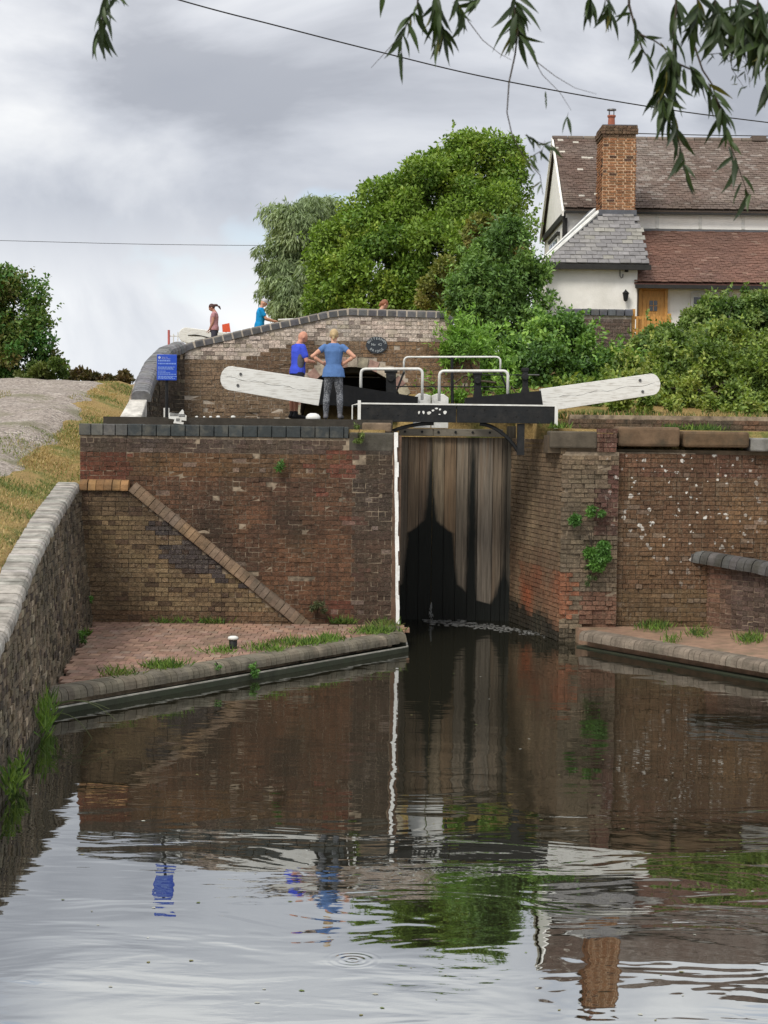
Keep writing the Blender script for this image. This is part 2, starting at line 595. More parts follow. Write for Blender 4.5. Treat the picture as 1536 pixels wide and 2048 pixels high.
def m_water():
    m, nt, bs = mat_new('canal_water')
    nt.nodes.remove(bs)
    P = position(nt)
    # long low swell, wind ripples, and one drop ring
    n1 = noise(nt, P, 1.0, 3, 0.5, stretch=(0.55, 1.25, 1), dist=0.6)
    n2 = noise(nt, P, 1.0, 3, 0.55, stretch=(2.6, 6.5, 1), dist=0.4)
    patch = ramp(nt, noise(nt, P, 0.33, 2, 0.5), [(0.44, 0.08), (0.64, 1.0)])
    a = node(nt, 'ShaderNodeMath', operation='MULTIPLY')
    nt.links.new(n2, a.inputs[0])
    nt.links.new(patch, a.inputs[1])
    sm = node(nt, 'ShaderNodeMath', operation='MULTIPLY_ADD')
    nt.links.new(a.outputs[0], sm.inputs[0])
    sm.inputs[1].default_value = 0.13
    nt.links.new(n1, sm.inputs[2])
    d = node(nt, 'ShaderNodeVectorMath', operation='DISTANCE')
    d.inputs[1].default_value = (-0.19, 12.19, 0.0)
    nt.links.new(P, d.inputs[0])
    s1 = node(nt, 'ShaderNodeMath', operation='MULTIPLY')
    nt.links.new(d.outputs['Value'], s1.inputs[0])
    s1.inputs[1].default_value = 105.0
    s2 = node(nt, 'ShaderNodeMath', operation='SINE')
    nt.links.new(s1.outputs[0], s2.inputs[0])
    fall = node(nt, 'ShaderNodeMapRange', i_From_Min=0.05, i_From_Max=0.24, i_To_Min=0.05, i_To_Max=0.0)
    nt.links.new(d.outputs['Value'], fall.inputs['Value'])
    s3 = node(nt, 'ShaderNodeMath', operation='MULTIPLY_ADD')
    nt.links.new(s2.outputs[0], s3.inputs[0])
    nt.links.new(fall.outputs[0], s3.inputs[1])
    nt.links.new(sm.outputs[0], s3.inputs[2])
    b = node(nt, 'ShaderNodeBump', i_Strength=1.0, i_Distance=0.0105)
    nt.links.new(s3.outputs[0], b.inputs['Height'])
    gl = node(nt, 'ShaderNodeBsdfGlossy')
    gl.inputs['Roughness'].default_value = 0.012
    gl.inputs['Color'].default_value = (0.90, 0.92, 0.93, 1)
    df = node(nt, 'ShaderNodeBsdfDiffuse')
    df.inputs['Color'].default_value = (0.014, 0.013, 0.008, 1)
    fr = node(nt, 'ShaderNodeFresnel')
    fr.inputs['IOR'].default_value = 3.2
    for t in (gl, fr):
        nt.links.new(b.outputs[0], t.inputs['Normal'])
    mr = node(nt, 'ShaderNodeMapRange', i_From_Min=0.2, i_From_Max=0.75, i_To_Min=0.54, i_To_Max=0.57)
    nt.links.new(fr.outputs[0], mr.inputs['Value'])
    mx = node(nt, 'ShaderNodeMixShader')
    nt.links.new(mr.outputs[0], mx.inputs[0])
    nt.links.new(df.outputs[0], mx.inputs[1])
    nt.links.new(gl.outputs[0], mx.inputs[2])
    nt.links.new(mx.outputs[0], nt.nodes['Material Output'].inputs['Surface'])
    return m


M_WATER = m_water()


def m_gate_wood():
    """weathered oak planks, wet and black with weed where the gate leaks"""
    m, nt, bs = mat_new('wet_gate_oak')
    P = position(nt)
    sp = node(nt, 'ShaderNodeSeparateXYZ')
    nt.links.new(P, sp.inputs[0])
    base = attr(nt)
    g = noise(nt, P, 1.0, 5, 0.65, stretch=(26, 26, 1.1))
    c = mixn(nt, 1.0, base, ramp(nt, g, [(0.28, 0.45), (0.72, 1.5)]), 'MULTIPLY')
    rust = noise(nt, P, 1.0, 3, 0.5, stretch=(7, 7, 0.25))
    c = mixn(nt, ramp(nt, rust, [(0.58, 0.0), (0.72, 0.5)]), c, (0.17, 0.090, 0.038))
    wob = noise(nt, P, 1.0, 6, 0.72, stretch=(14, 14, 2.2))

    def streak(xc, pts):
        # half width of the wet patch against height
        dx = node(nt, 'ShaderNodeMath', operation='SUBTRACT')
        nt.links.new(sp.outputs['X'], dx.inputs[0])
        dx.inputs[1].default_value = xc
        ab = node(nt, 'ShaderNodeMath', operation='ABSOLUTE')
        nt.links.new(dx.outputs[0], ab.inputs[0])
        zs = node(nt, 'ShaderNodeMath', operation='DIVIDE')
        nt.links.new(sp.outputs['Z'], zs.inputs[0])
        zs.inputs[1].default_value = 4.0
        wid = ramp(nt, zs.outputs[0], pts)
        w2 = node(nt, 'ShaderNodeMath', operation='MULTIPLY_ADD')
        nt.links.new(wob, w2.inputs[0])
        w2.inputs[1].default_value = 0.13
        nt.links.new(wid, w2.inputs[2])
        s_ = node(nt, 'ShaderNodeMath', operation='SUBTRACT')
        nt.links.new(w2.outputs[0], s_.inputs[0])
        nt.links.new(ab.outputs[0], s_.inputs[1])
        mr = node(nt, 'ShaderNodeMapRange', i_From_Min=0.02, i_From_Max=0.10, i_To_Min=0.0, i_To_Max=1.0)
        nt.links.new(s_.outputs[0], mr.inputs['Value'])
        return mr.outputs[0]
    a = streak(0.93, [(0.0, 1.0), (0.10, 0.95), (0.18, 0.56), (0.30, 0.50), (0.435, 0.46), (0.46, 0.30), (0.50, 0.13), (0.62, 0.07), (0.78, 0.03), (0.90, 0.0)])
    b = streak(1.76, [(0.0, 0.95), (0.05, 0.9), (0.10, 0.12), (0.30, 0.09), (0.60, 0.075), (0.72, 0.05), (0.84, 0.02), (0.90, 0.0)])
    d = streak(2.42, [(0.0, 0.5), (0.12, 0.18), (0.22, 0.05), (0.30, 0.0), (1.0, 0.0)])
    mx = node(nt, 'ShaderNodeMath', operation='MAXIMUM')
    nt.links.new(a, mx.inputs[0]); nt.links.new(b, mx.inputs[1])
    m3 = node(nt, 'ShaderNodeMath', operation='MAXIMUM')
    nt.links.new(mx.outputs[0], m3.inputs[0]); nt.links.new(d, m3.inputs[1])
    c = mixn(nt, m3.outputs[0], c, (0.006, 0.0075, 0.006))
    nt.links.new(c, bs.inputs['Base Color'])
    bs.inputs['Roughness'].default_value = 0.75
    bs.inputs['Specular IOR Level'].default_value = 0.3
    bump(nt, bs, g, 0.6, 0.02)
    return m


M_GATE = m_gate_wood()

# ------------------------------------------------------------------ bricks and other repeated pieces
PIECE = {}


def quant(c):
    c = [max(x, 0.004) for x in c]
    g = round(math.log(c[1]) * 9) / 9
    return (g + round(math.log(c[0] / c[1]) * 24) / 24, g, g + round(math.log(c[2] / c[1]) * 24) / 24)


def piece_mesh(name, L_, D_, H_, col, mat, jit):
    q = quant(col)
    key = (name, round(L_, 2), round(D_, 2), round(H_, 3), q, mat.name)
    if key in PIECE:
        return PIECE[key]
    b = MB()
    cc = tuple(math.exp(x) for x in q)
    b.obox((0, 0, 0), (1, 0, 0), (0, 1, 0), (0, 0, 1), (key[1], key[2], key[3]), cc, jit)
    PIECE[key] = b.mesh(name, mat)
    return PIECE[key]


def pieces(name, parent, items, mat, limit=300, jit=0.004, mass=None, prefer=None):
    """items: (centre, axis x, axis y, axis z, (lx,ly,lz), colour). The largest-looking ones become parts, the rest one joined part."""
    def size(it):
        c = it[0]
        s = 1.0 / max(4.0, Vector((c[0], c[1], c[2] - CH)).length) ** 2
        px = 768 + F * c[0] / max(c[1], 1)
        if not (0 < px < 1536):
            s *= 0.1
        if prefer and not prefer(c):
            s *= 0.2
        return s
    order = sorted(range(len(items)), key=lambda i: -size(items[i]))
    top = set(order[:limit])
    rest = MB()
    for i, (c, ax, ay, az, sz, col) in enumerate(items):
        if i in top:
            me = piece_mesh(name, sz[0], sz[1], sz[2], col, mat, jit)
            o = bpy.data.objects.new(name, me)
            COL.objects.link(o)
            M = Matrix((Vector(ax), Vector(ay), Vector(az))).transposed().to_4x4()
            M.translation = Vector(c)
            o.matrix_basis = M
            adopt(o, parent)
        else:
            rest.obox(c, ax, ay, az, sz, col, jit)
    if rest.n:
        o = rest.build(mass or (name + 'work'), mat, parent)
        o['kind'] = 'stuff'


def face_bricks(p0, p1, z0, z1, colour, course=0.085, length=0.24, joint=0.011, depth=0.10, proud=0.006, keep=None, batter=0.0, bond=3):
    """bricks over a vertical face from plan point p0 to p1 (outside is on the right-hand side going p0->p1, seen from the camera)"""
    p0, p1 = Vector((p0[0], p0[1], 0)), Vector((p1[0], p1[1], 0))
    u = (p1 - p0)
    W = u.length
    u.normalize()
    n = Vector((u.y, -u.x, 0))
    out = []
    rows = int((z1 - z0) / course)
    for r in range(rows):
        z = z0 + (r + 0.5) * course
        hdr = (r % bond == 0)
        ln = length / 2 if hdr else length
        off = (0.0 if hdr else (length / 2 if r % 2 else length / 4))
        x = -off
        while x < W - 0.01:
            a, b = max(0, x), min(W, x + ln)
            x += ln
            if b - a < 0.05:
                continue
            uc = (a + b) / 2
            if keep and not keep(uc, z):
                continue
            pr = rnd.gauss(0, proud)
            c = p0 + u * uc + n * (-depth / 2 + pr + 0.012) - n * (batter * (z - z0)) + Vector((0, 0, z))
            out.append((c, u, -n, Vector((0, 0, 1)), (b - a - joint, depth, course - joint), colour(uc, z)))
    return out


# ------------------------------------------------------------------ ground
def zt(y):
    """top of the left retaining wall"""
    return float(np.interp(y, [0, 8, 15, 19.4, 22.2, 26, 30.7, 33, 36, 40, 45, 60], [0.9, 0.9, 1.15, 1.58, 2.02, 2.42, 2.78, 3.15, 3.6, 4.08, 4.55, 4.62]))


def xw(y):
    """foot of the left retaining wall"""
    return -5.25 + (30.65 - y) * 0.1


def xtop(y):
    return xw(y) - 0.105 * max(zt(min(y, 30.7)) - 0.3, 0)


def hill(x, y):
    if y < 30.7:
        d = max(0.0, xtop(y) - 0.42 - x)
    else:
        d = max(0.0, -5.9 - x)
    left = zt(y) + 0.34 * min(d, 1.3) - 0.05
    right = float(np.interp(y, [30, 32.2, 34, 38, 41, 44, 60], [3.80, 3.86, 4.15, 4.95, 5.4, 5.45, 5.5]))
    near = float(np.interp(y, [-60, 4, 7.5], [2.35, 2.3, -1.3]))
    basin = -1.3
    if y < (31.0 if x < 2.4 else 31.35):
        if x < xtop(y) - 0.22:
            return left
        if x > 16 and y > 8:
            return float(np.interp(x, [16, 19, 30], [-1.3, 2.0, 3.8]))
        return max(basin, near)
    if 0.02 < x < 2.75 + (34.6 - y) * 0.188 and y < (34.3 if x > 2.7 else 35.6):
        return basin
    if x < -5.3:
        return left
    if x < 0.3:
        return 3.8 if y < 36.6 else float(np.interp(y, [36.6, 40, 43, 60], [3.8, 5.0, 5.8, 5.85]))
    return right


xs = sorted(set([-900, -400, -200, -100, -60, -40, -30, -24, -20] + list(np.arange(-16, 20.01, 0.25)) + [22, 26, 32, 40, 60, 100, 200, 400, 900]))
ys = sorted(set([-60, -40, -20, -10, -5, 0] + list(np.arange(2, 62.01, 0.25)) + [66, 72, 80, 100, 140, 200, 400, 900, 2000]))
gv, gf = [], []
for y in ys:
    for x in xs:
        h = hill(x, y)
        if h > 0:
            h += 0.05 * math.sin(x * 2.1 + y * 0.7) * math.sin(y * 1.3 - x) if (x < -6.2 or y > 37) else 0
        gv.append((x, y, h))
nx = len(xs)
for j in range(len(ys) - 1):
    for i in range(nx - 1):
        gf.append((j * nx + i, j * nx + i + 1, (j + 1) * nx + i + 1, (j + 1) * nx + i))
gm = bpy.data.meshes.new('ground')
gm.from_pydata(gv, [], gf)
gm.polygons.foreach_set('use_smooth', [True] * len(gm.polygons))
gm.materials.append(M_GROUND)
tag(new_obj('ground', gm), 'grassy bank and ground around the canal basin', kind='structure')

# gravel path up the left bank
pv, pf = [], []
pys = np.arange(14, 58.01, 0.25)
PW = 14
for y in pys:
    xr = float(np.interp(y, [14, 22, 28.7, 31, 34.7, 37.7, 41.5, 45, 58], [-5.1, -5.95, -6.5, -6.65, -6.6, -6.72, -7.1, -7.5, -8.6]))
    xr += 0.10 * math.sin(y * 1.9) + 0.07 * math.sin(y * 4.3)
    for k in range(PW):
        x = xr - 4.4 * k / (PW - 1)
        hh = hill(x, y) + (0.05 * math.sin(x * 2.1 + y * 0.7) * math.sin(y * 1.3 - x) if x < -6.2 else 0)
        pv.append((x, y, hh + 0.035 - (0.04 if k in (0, PW - 1) else 0)))
for j in range(len(pys) - 1):
    for k in range(PW - 1):
        pf.append((j * PW + k, j * PW + k + 1, (j + 1) * PW + k + 1, (j + 1) * PW + k))
pm = bpy.data.meshes.new('gravel_path')
pm.from_pydata(pv, [], pf)
pm.polygons.foreach_set('use_smooth', [True] * len(pm.polygons))
pm.materials.append(M_GRAVEL)
tag(new_obj('gravel_path', pm), 'stony gravel towpath climbing the left bank', kind='structure')

# water
wm = bpy.data.meshes.new('water')
wm.from_pydata([(-60, -60, 0), (60, -60, 0), (60, 34.3, 0), (-60, 34.3, 0)], [], [(0, 1, 2, 3)])
wm.materials.append(M_WATER)
tag(new_obj('water', wm), 'dark rippled canal water reflecting the sky', kind='structure')


# ------------------------------------------------------------------ masonry colours
LAT = np.random.default_rng(5).random((64, 64))


def vn(x, z, s=1.0):
    x, z = x * s + 17.3, z * s + 9.1
    i, j = int(math.floor(x)), int(math.floor(z))
    fx, fz = x - i, z - j
    fx, fz = fx * fx * (3 - 2 * fx), fz * fz * (3 - 2 * fz)
    g = lambda a, b: LAT[a % 64, b % 64]
    return (g(i, j) * (1 - fx) + g(i + 1, j) * fx) * (1 - fz) + (g(i, j + 1) * (1 - fx) + g(i + 1, j + 1) * fx) * fz


BROWN, DARK, OCHRE, RED, KHAKI = (0.150, 0.074, 0.041), (0.070, 0.043, 0.030), (0.185, 0.108, 0.048), (0.150, 0.055, 0.034), (0.180, 0.122, 0.062)
BLUEB, PINK, GREYB = (0.060, 0.064, 0.070), (0.345, 0.270, 0.230), (0.275, 0.240, 0.210)


def col_left(x0):
    def f(u, z):
        x = x0 + u
        if x < -4.55 and 2.8 < z < 3.38 and vn(x, z, 3) > 0.15:
            return vary(RED, 0.2)
        t = vn(x, z, 1.3) * 0.6 + vn(x, z, 4.0) * 0.4
        c = mixc(DARK, BROWN, min(1, max(0, t * 1.9 - 0.35)))
        if z > 2.9:
            c = mixc(c, OCHRE, 0.55 * vn(x + 5, z, 1.6))
        if z > 3.36:
            c = mixc(c, BLUEB, 0.45)
        for (a, b, zz, rr) in ((-0.95, 0.55, 3.25, 0.16), (-0.75, 0.35, 3.05, 0.12), (-1.15, 0.2, 2.75, 0.14), (-0.75, 0.3, 0.45, 0.22), (-0.35, 0.12, 1.25, 0.16), (-0.55, 0.25, 2.15, 0.10)):
            if abs(x - a) < b and abs(z - zz) < rr and vn(x, z, 6) > 0.35:
                c = mixc(RED, (0.2, 0.075, 0.05), rnd.random())
        if x > -0.55:
            c = mixc(c, (0.055, 0.047, 0.04), 0.6)
        if rnd.random() < 0.03:
            c = mixc(c, PINK, 0.35)
        return vary(c, 0.17, 0.015)
    return f


def col_butt(x0):
    def f(u, z):
        x = x0 + u
        rake = np.interp(x, [-4.5, -1.47], [2.7, 0.25])
        c = mixc((0.235, 0.165, 0.088), (0.155, 0.108, 0.064), vn(x, z, 1.5))
        if x > -4.2 and rake - z < 0.75 and z > 0.9 and vn(x, z * 2, 2.2) > 0.42:
            c = mixc(DARK, BLUEB, 0.5)
        if z > 2.2:
            c = mixc(c, DARK, 0.55)
        if z < 0.5:
            c = mixc(c, (0.12, 0.06, 0.035), 0.5)
        if rnd.random() < 0.16:
            c = mixc(c, DARK, 0.75)
        return vary(c, 0.17, 0.015)
    return f


def col_retain(u, z):
    c = mixc((0.125, 0.098, 0.070), (0.215, 0.165, 0.105), vn(u * 1.6, z * 0.5, 2.0))
    if rnd.random() < 0.14:
        c = (0.30, 0.245, 0.17)
    if rnd.random() < 0.14:
        c = (0.07, 0.05, 0.038)
    if z < 0.12:
        c = mixc(c, (0.03, 0.03, 0.02), 0.6)
    return vary(c, 0.35)


def col_tail(u, z):
    c = mixc((0.260, 0.185, 0.112), (0.165, 0.112, 0.070), vn(u * 2, z * 0.4, 2))
    if z < 1.25 and u > 1.2:
        c = mixc(c, (0.36, 0.085, 0.03), min(1, max(0, 1.5 * vn(u, z, 1.6) - 0.2)) * (1 - abs(z - 0.75) / 1.1))
    if z < 1.6:
        c = mixc(c, (0.15, 0.07, 0.04), 0.3)
    wet = 0.62 - 0.28 * u / 3.7 + 0.22 * (vn(u, z, 4) - 0.5)
    if z < wet:
        c = mixc(c, (0.010, 0.012, 0.008), min(0.95, (wet - z) * 6))
    return vary(c, 0.16, 0.015)


def col_pier(u, z):
    x = 3.2 + u
    c = mixc((0.155, 0.122, 0.085), (0.225, 0.162, 0.102), vn(x, z, 2))
    if u > 0.55 and z > 1.9 and vn(x, z, 3) > 0.3:
        c = mixc((0.13, 0.062, 0.046), (0.08, 0.052, 0.045), vn(x * 2, z, 5))
    if u > 0.3 and z < 0.95:
        c = mixc((0.165, 0.065, 0.042), c, 0.35)
    if u < 0.3 and 0.4 < z < 1.3:
        c = mixc(c, (0.30, 0.085, 0.035), 0.6)
    if z < 0.2:
        c = mixc(c, (0.02, 0.02, 0.014), 0.7)
    return vary(c, 0.18, 0.015)


def col_right(u, z):
    x = 4.2 + u
    c = mixc((0.125, 0.070, 0.040), (0.200, 0.118, 0.062), vn(x, z, 1.2))
    if z > 3.0:
        c = mixc(c, (0.14, 0.06, 0.045), vn(x + 3, z, 1.7))
    if z < 1.0:
        c = mixc(c, KHAKI, 0.55)
    if x > 6.2 and z > 1.5:
        c = mixc(c, (0.20, 0.11, 0.04), 0.4 * vn(x, z, 1))
    if rnd.random() < 0.06:
        c = mixc(c, (0.3, 0.24, 0.19), 0.35)
    return vary(c, 0.18, 0.015)


def col_small(u, z):
    c = mixc((0.190, 0.105, 0.070), (0.140, 0.088, 0.058), vn(u, z, 2.0))
    if u > 0.55:
        c = mixc(c, (0.085, 0.064, 0.056), 0.75 * min(1, (u - 0.5) * 2))
    return vary(c, 0.28)


# ------------------------------------------------------------------ rounded coping pieces
def coping_mesh(name, length, prof, mat, col):
    key = (name, round(length, 2), tuple(prof), quant(col), mat.name)
    if key not in PIECE:
        b = MB()
        n = len(prof)
        vs_ = [(-length / 2, p[0], p[1]) for p in prof] + [(length / 2, p[0], p[1]) for p in prof]
        fs = [tuple(range(n)), tuple(range(n, 2 * n))[::-1]] + [(i, n + i, n + (i + 1) % n, (i + 1) % n) for i in range(n)]
        b.add(vs_, fs, tuple(math.exp(x) for x in quant(col)))
        PIECE[key] = b.mesh(name, mat)
    return PIECE[key]


def bull(w, h, r, both=True):
    """profile (y outwards, z up) flat below, rounded above"""
    p = [(-w / 2, 0.0), (w / 2, 0.0)]
    for a in (0, 30, 60, 90):
        p.append((w / 2 - r + r * math.cos(math.radians(a)), h - r + r * math.sin(math.radians(a))))
    if both:
        for a in (90, 120, 150, 180):
            p.append((-w / 2 + r + r * math.cos(math.radians(a)), h - r + r * math.sin(math.radians(a))))
    else:
        p.append((-w / 2, h))
    return p


def run_coping(name, parent, path, pitch, prof, mat, colour, gap=0.012, jit=0.006, side=1):
    """pieces laid along a 3D path; outside is to the right-hand side of travel"""
    path = [Vector(p) for p in path]
    seg = [(path[i + 1] - path[i]).length for i in range(len(path) - 1)]
    tot = sum(seg)
    n = max(1, round(tot / pitch))
    st = tot / n
    for k in range(n):
        d = (k + 0.5) * st
        i = 0
        while d > seg[i] and i < len(seg) - 1:
            d -= seg[i]
            i += 1
        t = (path[i + 1] - path[i]).normalized()
        p = path[i] + t * d
        out = Vector((t.y, -t.x, 0)).normalized() * side
        up = out.cross(t) if side < 0 else t.cross(out) * -1
        if up.z < 0:
            up = -up
        me = coping_mesh(name, st - gap, prof, mat, colour(k, p))
        o = bpy.data.objects.new(name, me)
        COL.objects.link(o)
        M = Matrix((t, out, up)).transposed().to_4x4()
        M.translation = p + Vector((rnd.uniform(-jit, jit), rnd.uniform(-jit, jit), rnd.uniform(-jit, jit) * 0.6))
        o.matrix_basis = M
        adopt(o, parent)


# ------------------------------------------------------------------ left lock wall
YL = 30.7
lw = thing('lock_wall', 'tall dark brown brick lock wall left of the gates with blue brick coping', 'wall', (-2.7, YL, 0))
b = MB()
b.box((-5.5, YL, -1.3), (0.15, 31.42, 3.64))
b.box((-0.62, 31.42, -1.3), (0.15, 34.6, 3.74))
b.build('mortar_core', M_MORTAR, lw)


def rake_z(x):
    return float(np.interp(x, [-5.6, -4.6, -1.47, -1.3], [2.72, 2.72, 0.22, 0.0]))


X0 = -5.5
items = face_bricks((X0, YL), (0.15, YL), 0.2, 3.645, col_left(X0), keep=lambda u, z: z > rake_z(X0 + u) + 0.0 and not (X0 + u > -0.64 and z > 3.4))
pieces('brick', lw, items, M_BRICK_L, prefer=lambda c: -4 < c[0] < 0)
# blue coping bricks on edge, then an old stone at the mouth
x = -5.52
k = 0
while x < -0.68:
    w_ = 0.26 if k > 3 else 0.22
    w_ = min(w_, -0.655 - x)
    cc = vary((0.032, 0.038, 0.039), 0.2, 0.01) if k > 3 else vary((0.075, 0.075, 0.07), 0.3)
    q = MB().box((x + 0.006, YL - 0.035, 3.642), (x + w_ - 0.006, 31.15, 3.85 + rnd.uniform(-0.006, 0.004)), cc)
    q.build('coping_brick', M_BLUE, lw, bevel=0.012)
    x += w_
    k += 1
MB().box((-0.65, YL - 0.01, 3.40), (0.165, 31.4, 3.75), (0.075, 0.068, 0.055)).build('coping_stone', M_STONE, lw, bevel=0.03)
MB().box((-0.42, YL + 0.35, 3.751), (0.12, 31.5, 3.93), (0.17, 0.125, 0.085)).build('coping_stone', M_STONE, lw, bevel=0.03)

# raked buttress in front of its foot
bw = thing('buttress_wall', 'low raked brick buttress wall with sloping rounded brick coping above the quay', 'wall', (-3.4, YL - 0.2, 0.3))
YB = YL - 0.24
ob = [(-5.3, 0.0), (-1.32, 0.0), (-1.47, 0.2), (-4.56, 2.68), (-5.5, 2.68)]
MB().prism(ob, YB + 0.012, YL, (0.1, 0.08, 0.06)).build('mortar_core', M_MORTAR, bw)
items = face_bricks((-5.42, YB), (-1.3, YB), 0.25, 2.72, col_butt(-5.42), keep=lambda u, z: z < rake_z(-5.42 + u) - 0.04 and -5.42 + u > -5.25 - 0.1 * z)
pieces('brick', bw, items, M_BRICK_K, mass='brickwork')
PR = bull(0.34, 0.19, 0.165)
cb = lambda k, p: vary(mixc((0.21, 0.135, 0.078), (0.140, 0.105, 0.078), vn(k, 0, 0.35)), 0.14, 0.01)
run_coping('coping_brick', bw, [(-5.46, YB + 0.10, 2.66), (-4.58, YB + 0.10, 2.66)], 0.15, PR, M_STONE, lambda k, p: vary((0.22, 0.125, 0.055), 0.25))
run_coping('coping_brick', bw, [(-4.58, YB + 0.10, 2.66), (-1.42, YB + 0.10, 0.17)], 0.115, PR, M_STONE, cb, gap=0.008, jit=0.004)

# white strip at the corner of the wall
ws = thing('white_strip', 'white painted vertical strip down the corner of the lock wall by the gates', 'strip', (0.17, YL - 0.05, 0.28))
zz = np.linspace(0.28, 3.76, 14)
for i in range(13):
    xx0 = 0.165 + 0.004 * math.sin(i * 1.9) + 0.075 * (1 - i / 13)
    xx1 = 0.165 + 0.004 * math.sin((i + 1) * 1.9) + 0.075 * (1 - (i + 1) / 13)
    wd = 0.062 + 0.012 * math.sin(i * 2.7)
    if i == 0:
        S = MB()
    S.extrude([(xx0, YL - 0.06, zz[i]), (xx0 + wd, YL - 0.06, zz[i]), (xx1 + wd, YL - 0.06, zz[i + 1]), (xx1, YL - 0.06, zz[i + 1])], (0, 0.05, 0))
S.build('painted_board', m_plain('bright_white_paint', (0.78, 0.78, 0.75), 0.5, 0.05, 5, dirt=(0.25, 0.22, 0.17), dirt_amt=0.5, dscale=7), ws)
MB().box((0.15, YL - 0.005, 0.28), (0.30, YL + 0.5, 3.70), (0.13, 0.08, 0.055)).build('backing_timber', M_STONE, ws)

# lockside paving
MB().box((-5.2, 31.40, 3.3), (0.14, 36.3, 3.985), (0.045, 0.04, 0.034)).build('lockside_paving', M_STONE)
tag(bpy.data.objects['lockside_paving'], 'dark stone lockside paving behind the coping', kind='structure')

# ------------------------------------------------------------------ left quay
QA, QB, QC = Vector((-4.46, 22.34, 0)), Vector((0.34, 29.12, 0)), Vector((0.30, 30.66, 0))
quay = tag(new_obj('quay', MB().extrude([(-5.24, YL, 0.235), (-4.36, 22.6, 0.235), (0.16, 29.18, 0.235), (0.16, YL, 0.235)][::-1], (0, 0, -1.5)).mesh('quay', M_MORTAR)), 'brick paved quay at the foot of the left lock wall', kind='structure')
dq = (QB - QA).normalized()
nq = Vector((dq.y, -dq.x, 0))
items = []
PWX, PWY = 0.17, 0.30
yy = 22.4
while yy < 30.4:
    row = int(round(yy / PWY))
    xx = -5.3 + (0.085 if row % 2 else 0)
    while xx < 0.35:
        p = Vector((xx + PWX / 2, yy + PWY / 2, 0))
        ins = (p - QA).dot(nq)
        if ins < -0.30 and p.x > xw(p.y) + 0.06 and p.y < 30.42:
            cc = mixc((0.275, 0.165, 0.115), (0.215, 0.138, 0.105), vn(p.x, p.y, 0.9))
            if rnd.random() < 0.15:
                cc = mixc(cc, (0.27, 0.20, 0.16), 0.5)
            items.append((p + Vector((0, 0, 0.26 + rnd.uniform(-0.004, 0.004))), (1, 0, 0), (0, 1, 0), (0, 0, 1), (PWX - 0.014, PWY - 0.014, 0.06), vary(cc, 0.2)))
        xx += PWX
    yy += PWY
pieces('paver', quay, items, M_PAVE, mass='paving')
PQ = bull(0.34, 0.16, 0.10, both=False)
cq = lambda k, p: vary(mixc((0.165, 0.140, 0.105), (0.120, 0.108, 0.082), vn(k, 3, 0.5)), 0.12, 0.01)
run_coping('edging_brick', quay, [QA - nq * 0.14 - dq * 0.2 + Vector((0, 0, 0.15)), QB - nq * 0.14 - dq * 0.12 + Vector((0, 0, 0.15))], 0.12, PQ, M_STONE, cq, gap=0.008, jit=0.004)
run_coping('edging_brick', quay, [QB - Vector((0.09, -0.05, -0.15)), QC - Vector((0.14, 0, -0.15))], 0.12, PQ, M_STONE, cq, gap=0.008, jit=0.004)
led = MB()
A2, B2 = QA + nq * 0.10 - dq * 0.3, QB + nq * 0.10 + dq * 0.05
C2 = QC + Vector((0.12, 0.1, 0))
for (a_, b_) in ((A2, B2), (B2, C2)):
    t_ = (b_ - a_).normalized()
    o_ = Vector((t_.y, -t_.x, 0))
    led.extrude([a_ + Vector((0, 0, 0.075)), a_ - o_ * 0.4 + Vector((0, 0, 0.075)), b_ - o_ * 0.4 + Vector((0, 0, 0.075)), b_ + Vector((0, 0, 0.075))], (0, 0, -1.3))
led.build('plinth', M_CONC, quay)
highlight = MB()  # added pale strip: edge highlight along the plinth top, put in as colour
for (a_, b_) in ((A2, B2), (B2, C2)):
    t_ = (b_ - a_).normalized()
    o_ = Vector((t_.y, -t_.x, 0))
    highlight.extrude([a_ - o_ * 0.004 + Vector((0, 0, 0.077)), a_ - o_ * 0.035 + Vector((0, 0, 0.077)), b_ - o_ * 0.035 + Vector((0, 0, 0.077)), b_ - o_ * 0.004 + Vector((0, 0, 0.077))], (0, 0, 0.018), (0.30, 0.29, 0.25))
highlight.build('plinth_highlight', M_STONE, quay)

# ------------------------------------------------------------------ left retaining wall
rw = thing('retaining_wall', 'long streaked brick retaining wall beside the grass bank at the left edge', 'wall', (-4.5, 22, 0))
core = MB()
yl = list(np.arange(7.0, 30.95, 0.5))
for i in range(len(yl) - 1):
    P4 = []
    for y in (yl[i], yl[i + 1]):
        zt_ = zt(y) - 0.1
        P4.append(((xw(y) + 0.13, y, -1.3), (xtop(y) + 0.0, y, zt_), (xtop(y) - 0.42, y, zt_), (xw(y) - 0.55, y, -1.3)))
    a_, b_ = P4
    core.add(list(a_) + list(b_), [(0, 1, 5, 4), (1, 2, 6, 5), (2, 3, 7, 6)], (0.1, 0.08, 0.06))
core.build('mortar_core', M_MORTAR, rw)
ND = Vector((xw(7), 7, 0))
FD = Vector((xw(30.6), 30.6, 0))
LEN = (FD - ND).length
items = face_bricks((xw(7) + 0.07, 7), (xw(30.6) + 0.07, 30.6), -0.35, 2.75, col_retain, batter=0.105, proud=0.007, keep=lambda u, z: z < zt(7 + 23.6 * u / LEN) - 0.12)
pieces('brick', rw, items, M_BRICK_W, mass='brickwork', prefer=lambda c: c[1] > 15 and c[2] > 0.1)
path = [(xtop(y) - 0.17, y, zt(y) - 0.11) for y in yl if y >= 9]
run_coping('coping_brick', rw, path, 0.15, bull(0.38, 0.14, 0.09, both=False), M_STONE, lambda k, p: vary((0.30, 0.28, 0.25), 0.16, 0.01), gap=0.012, jit=0.007)

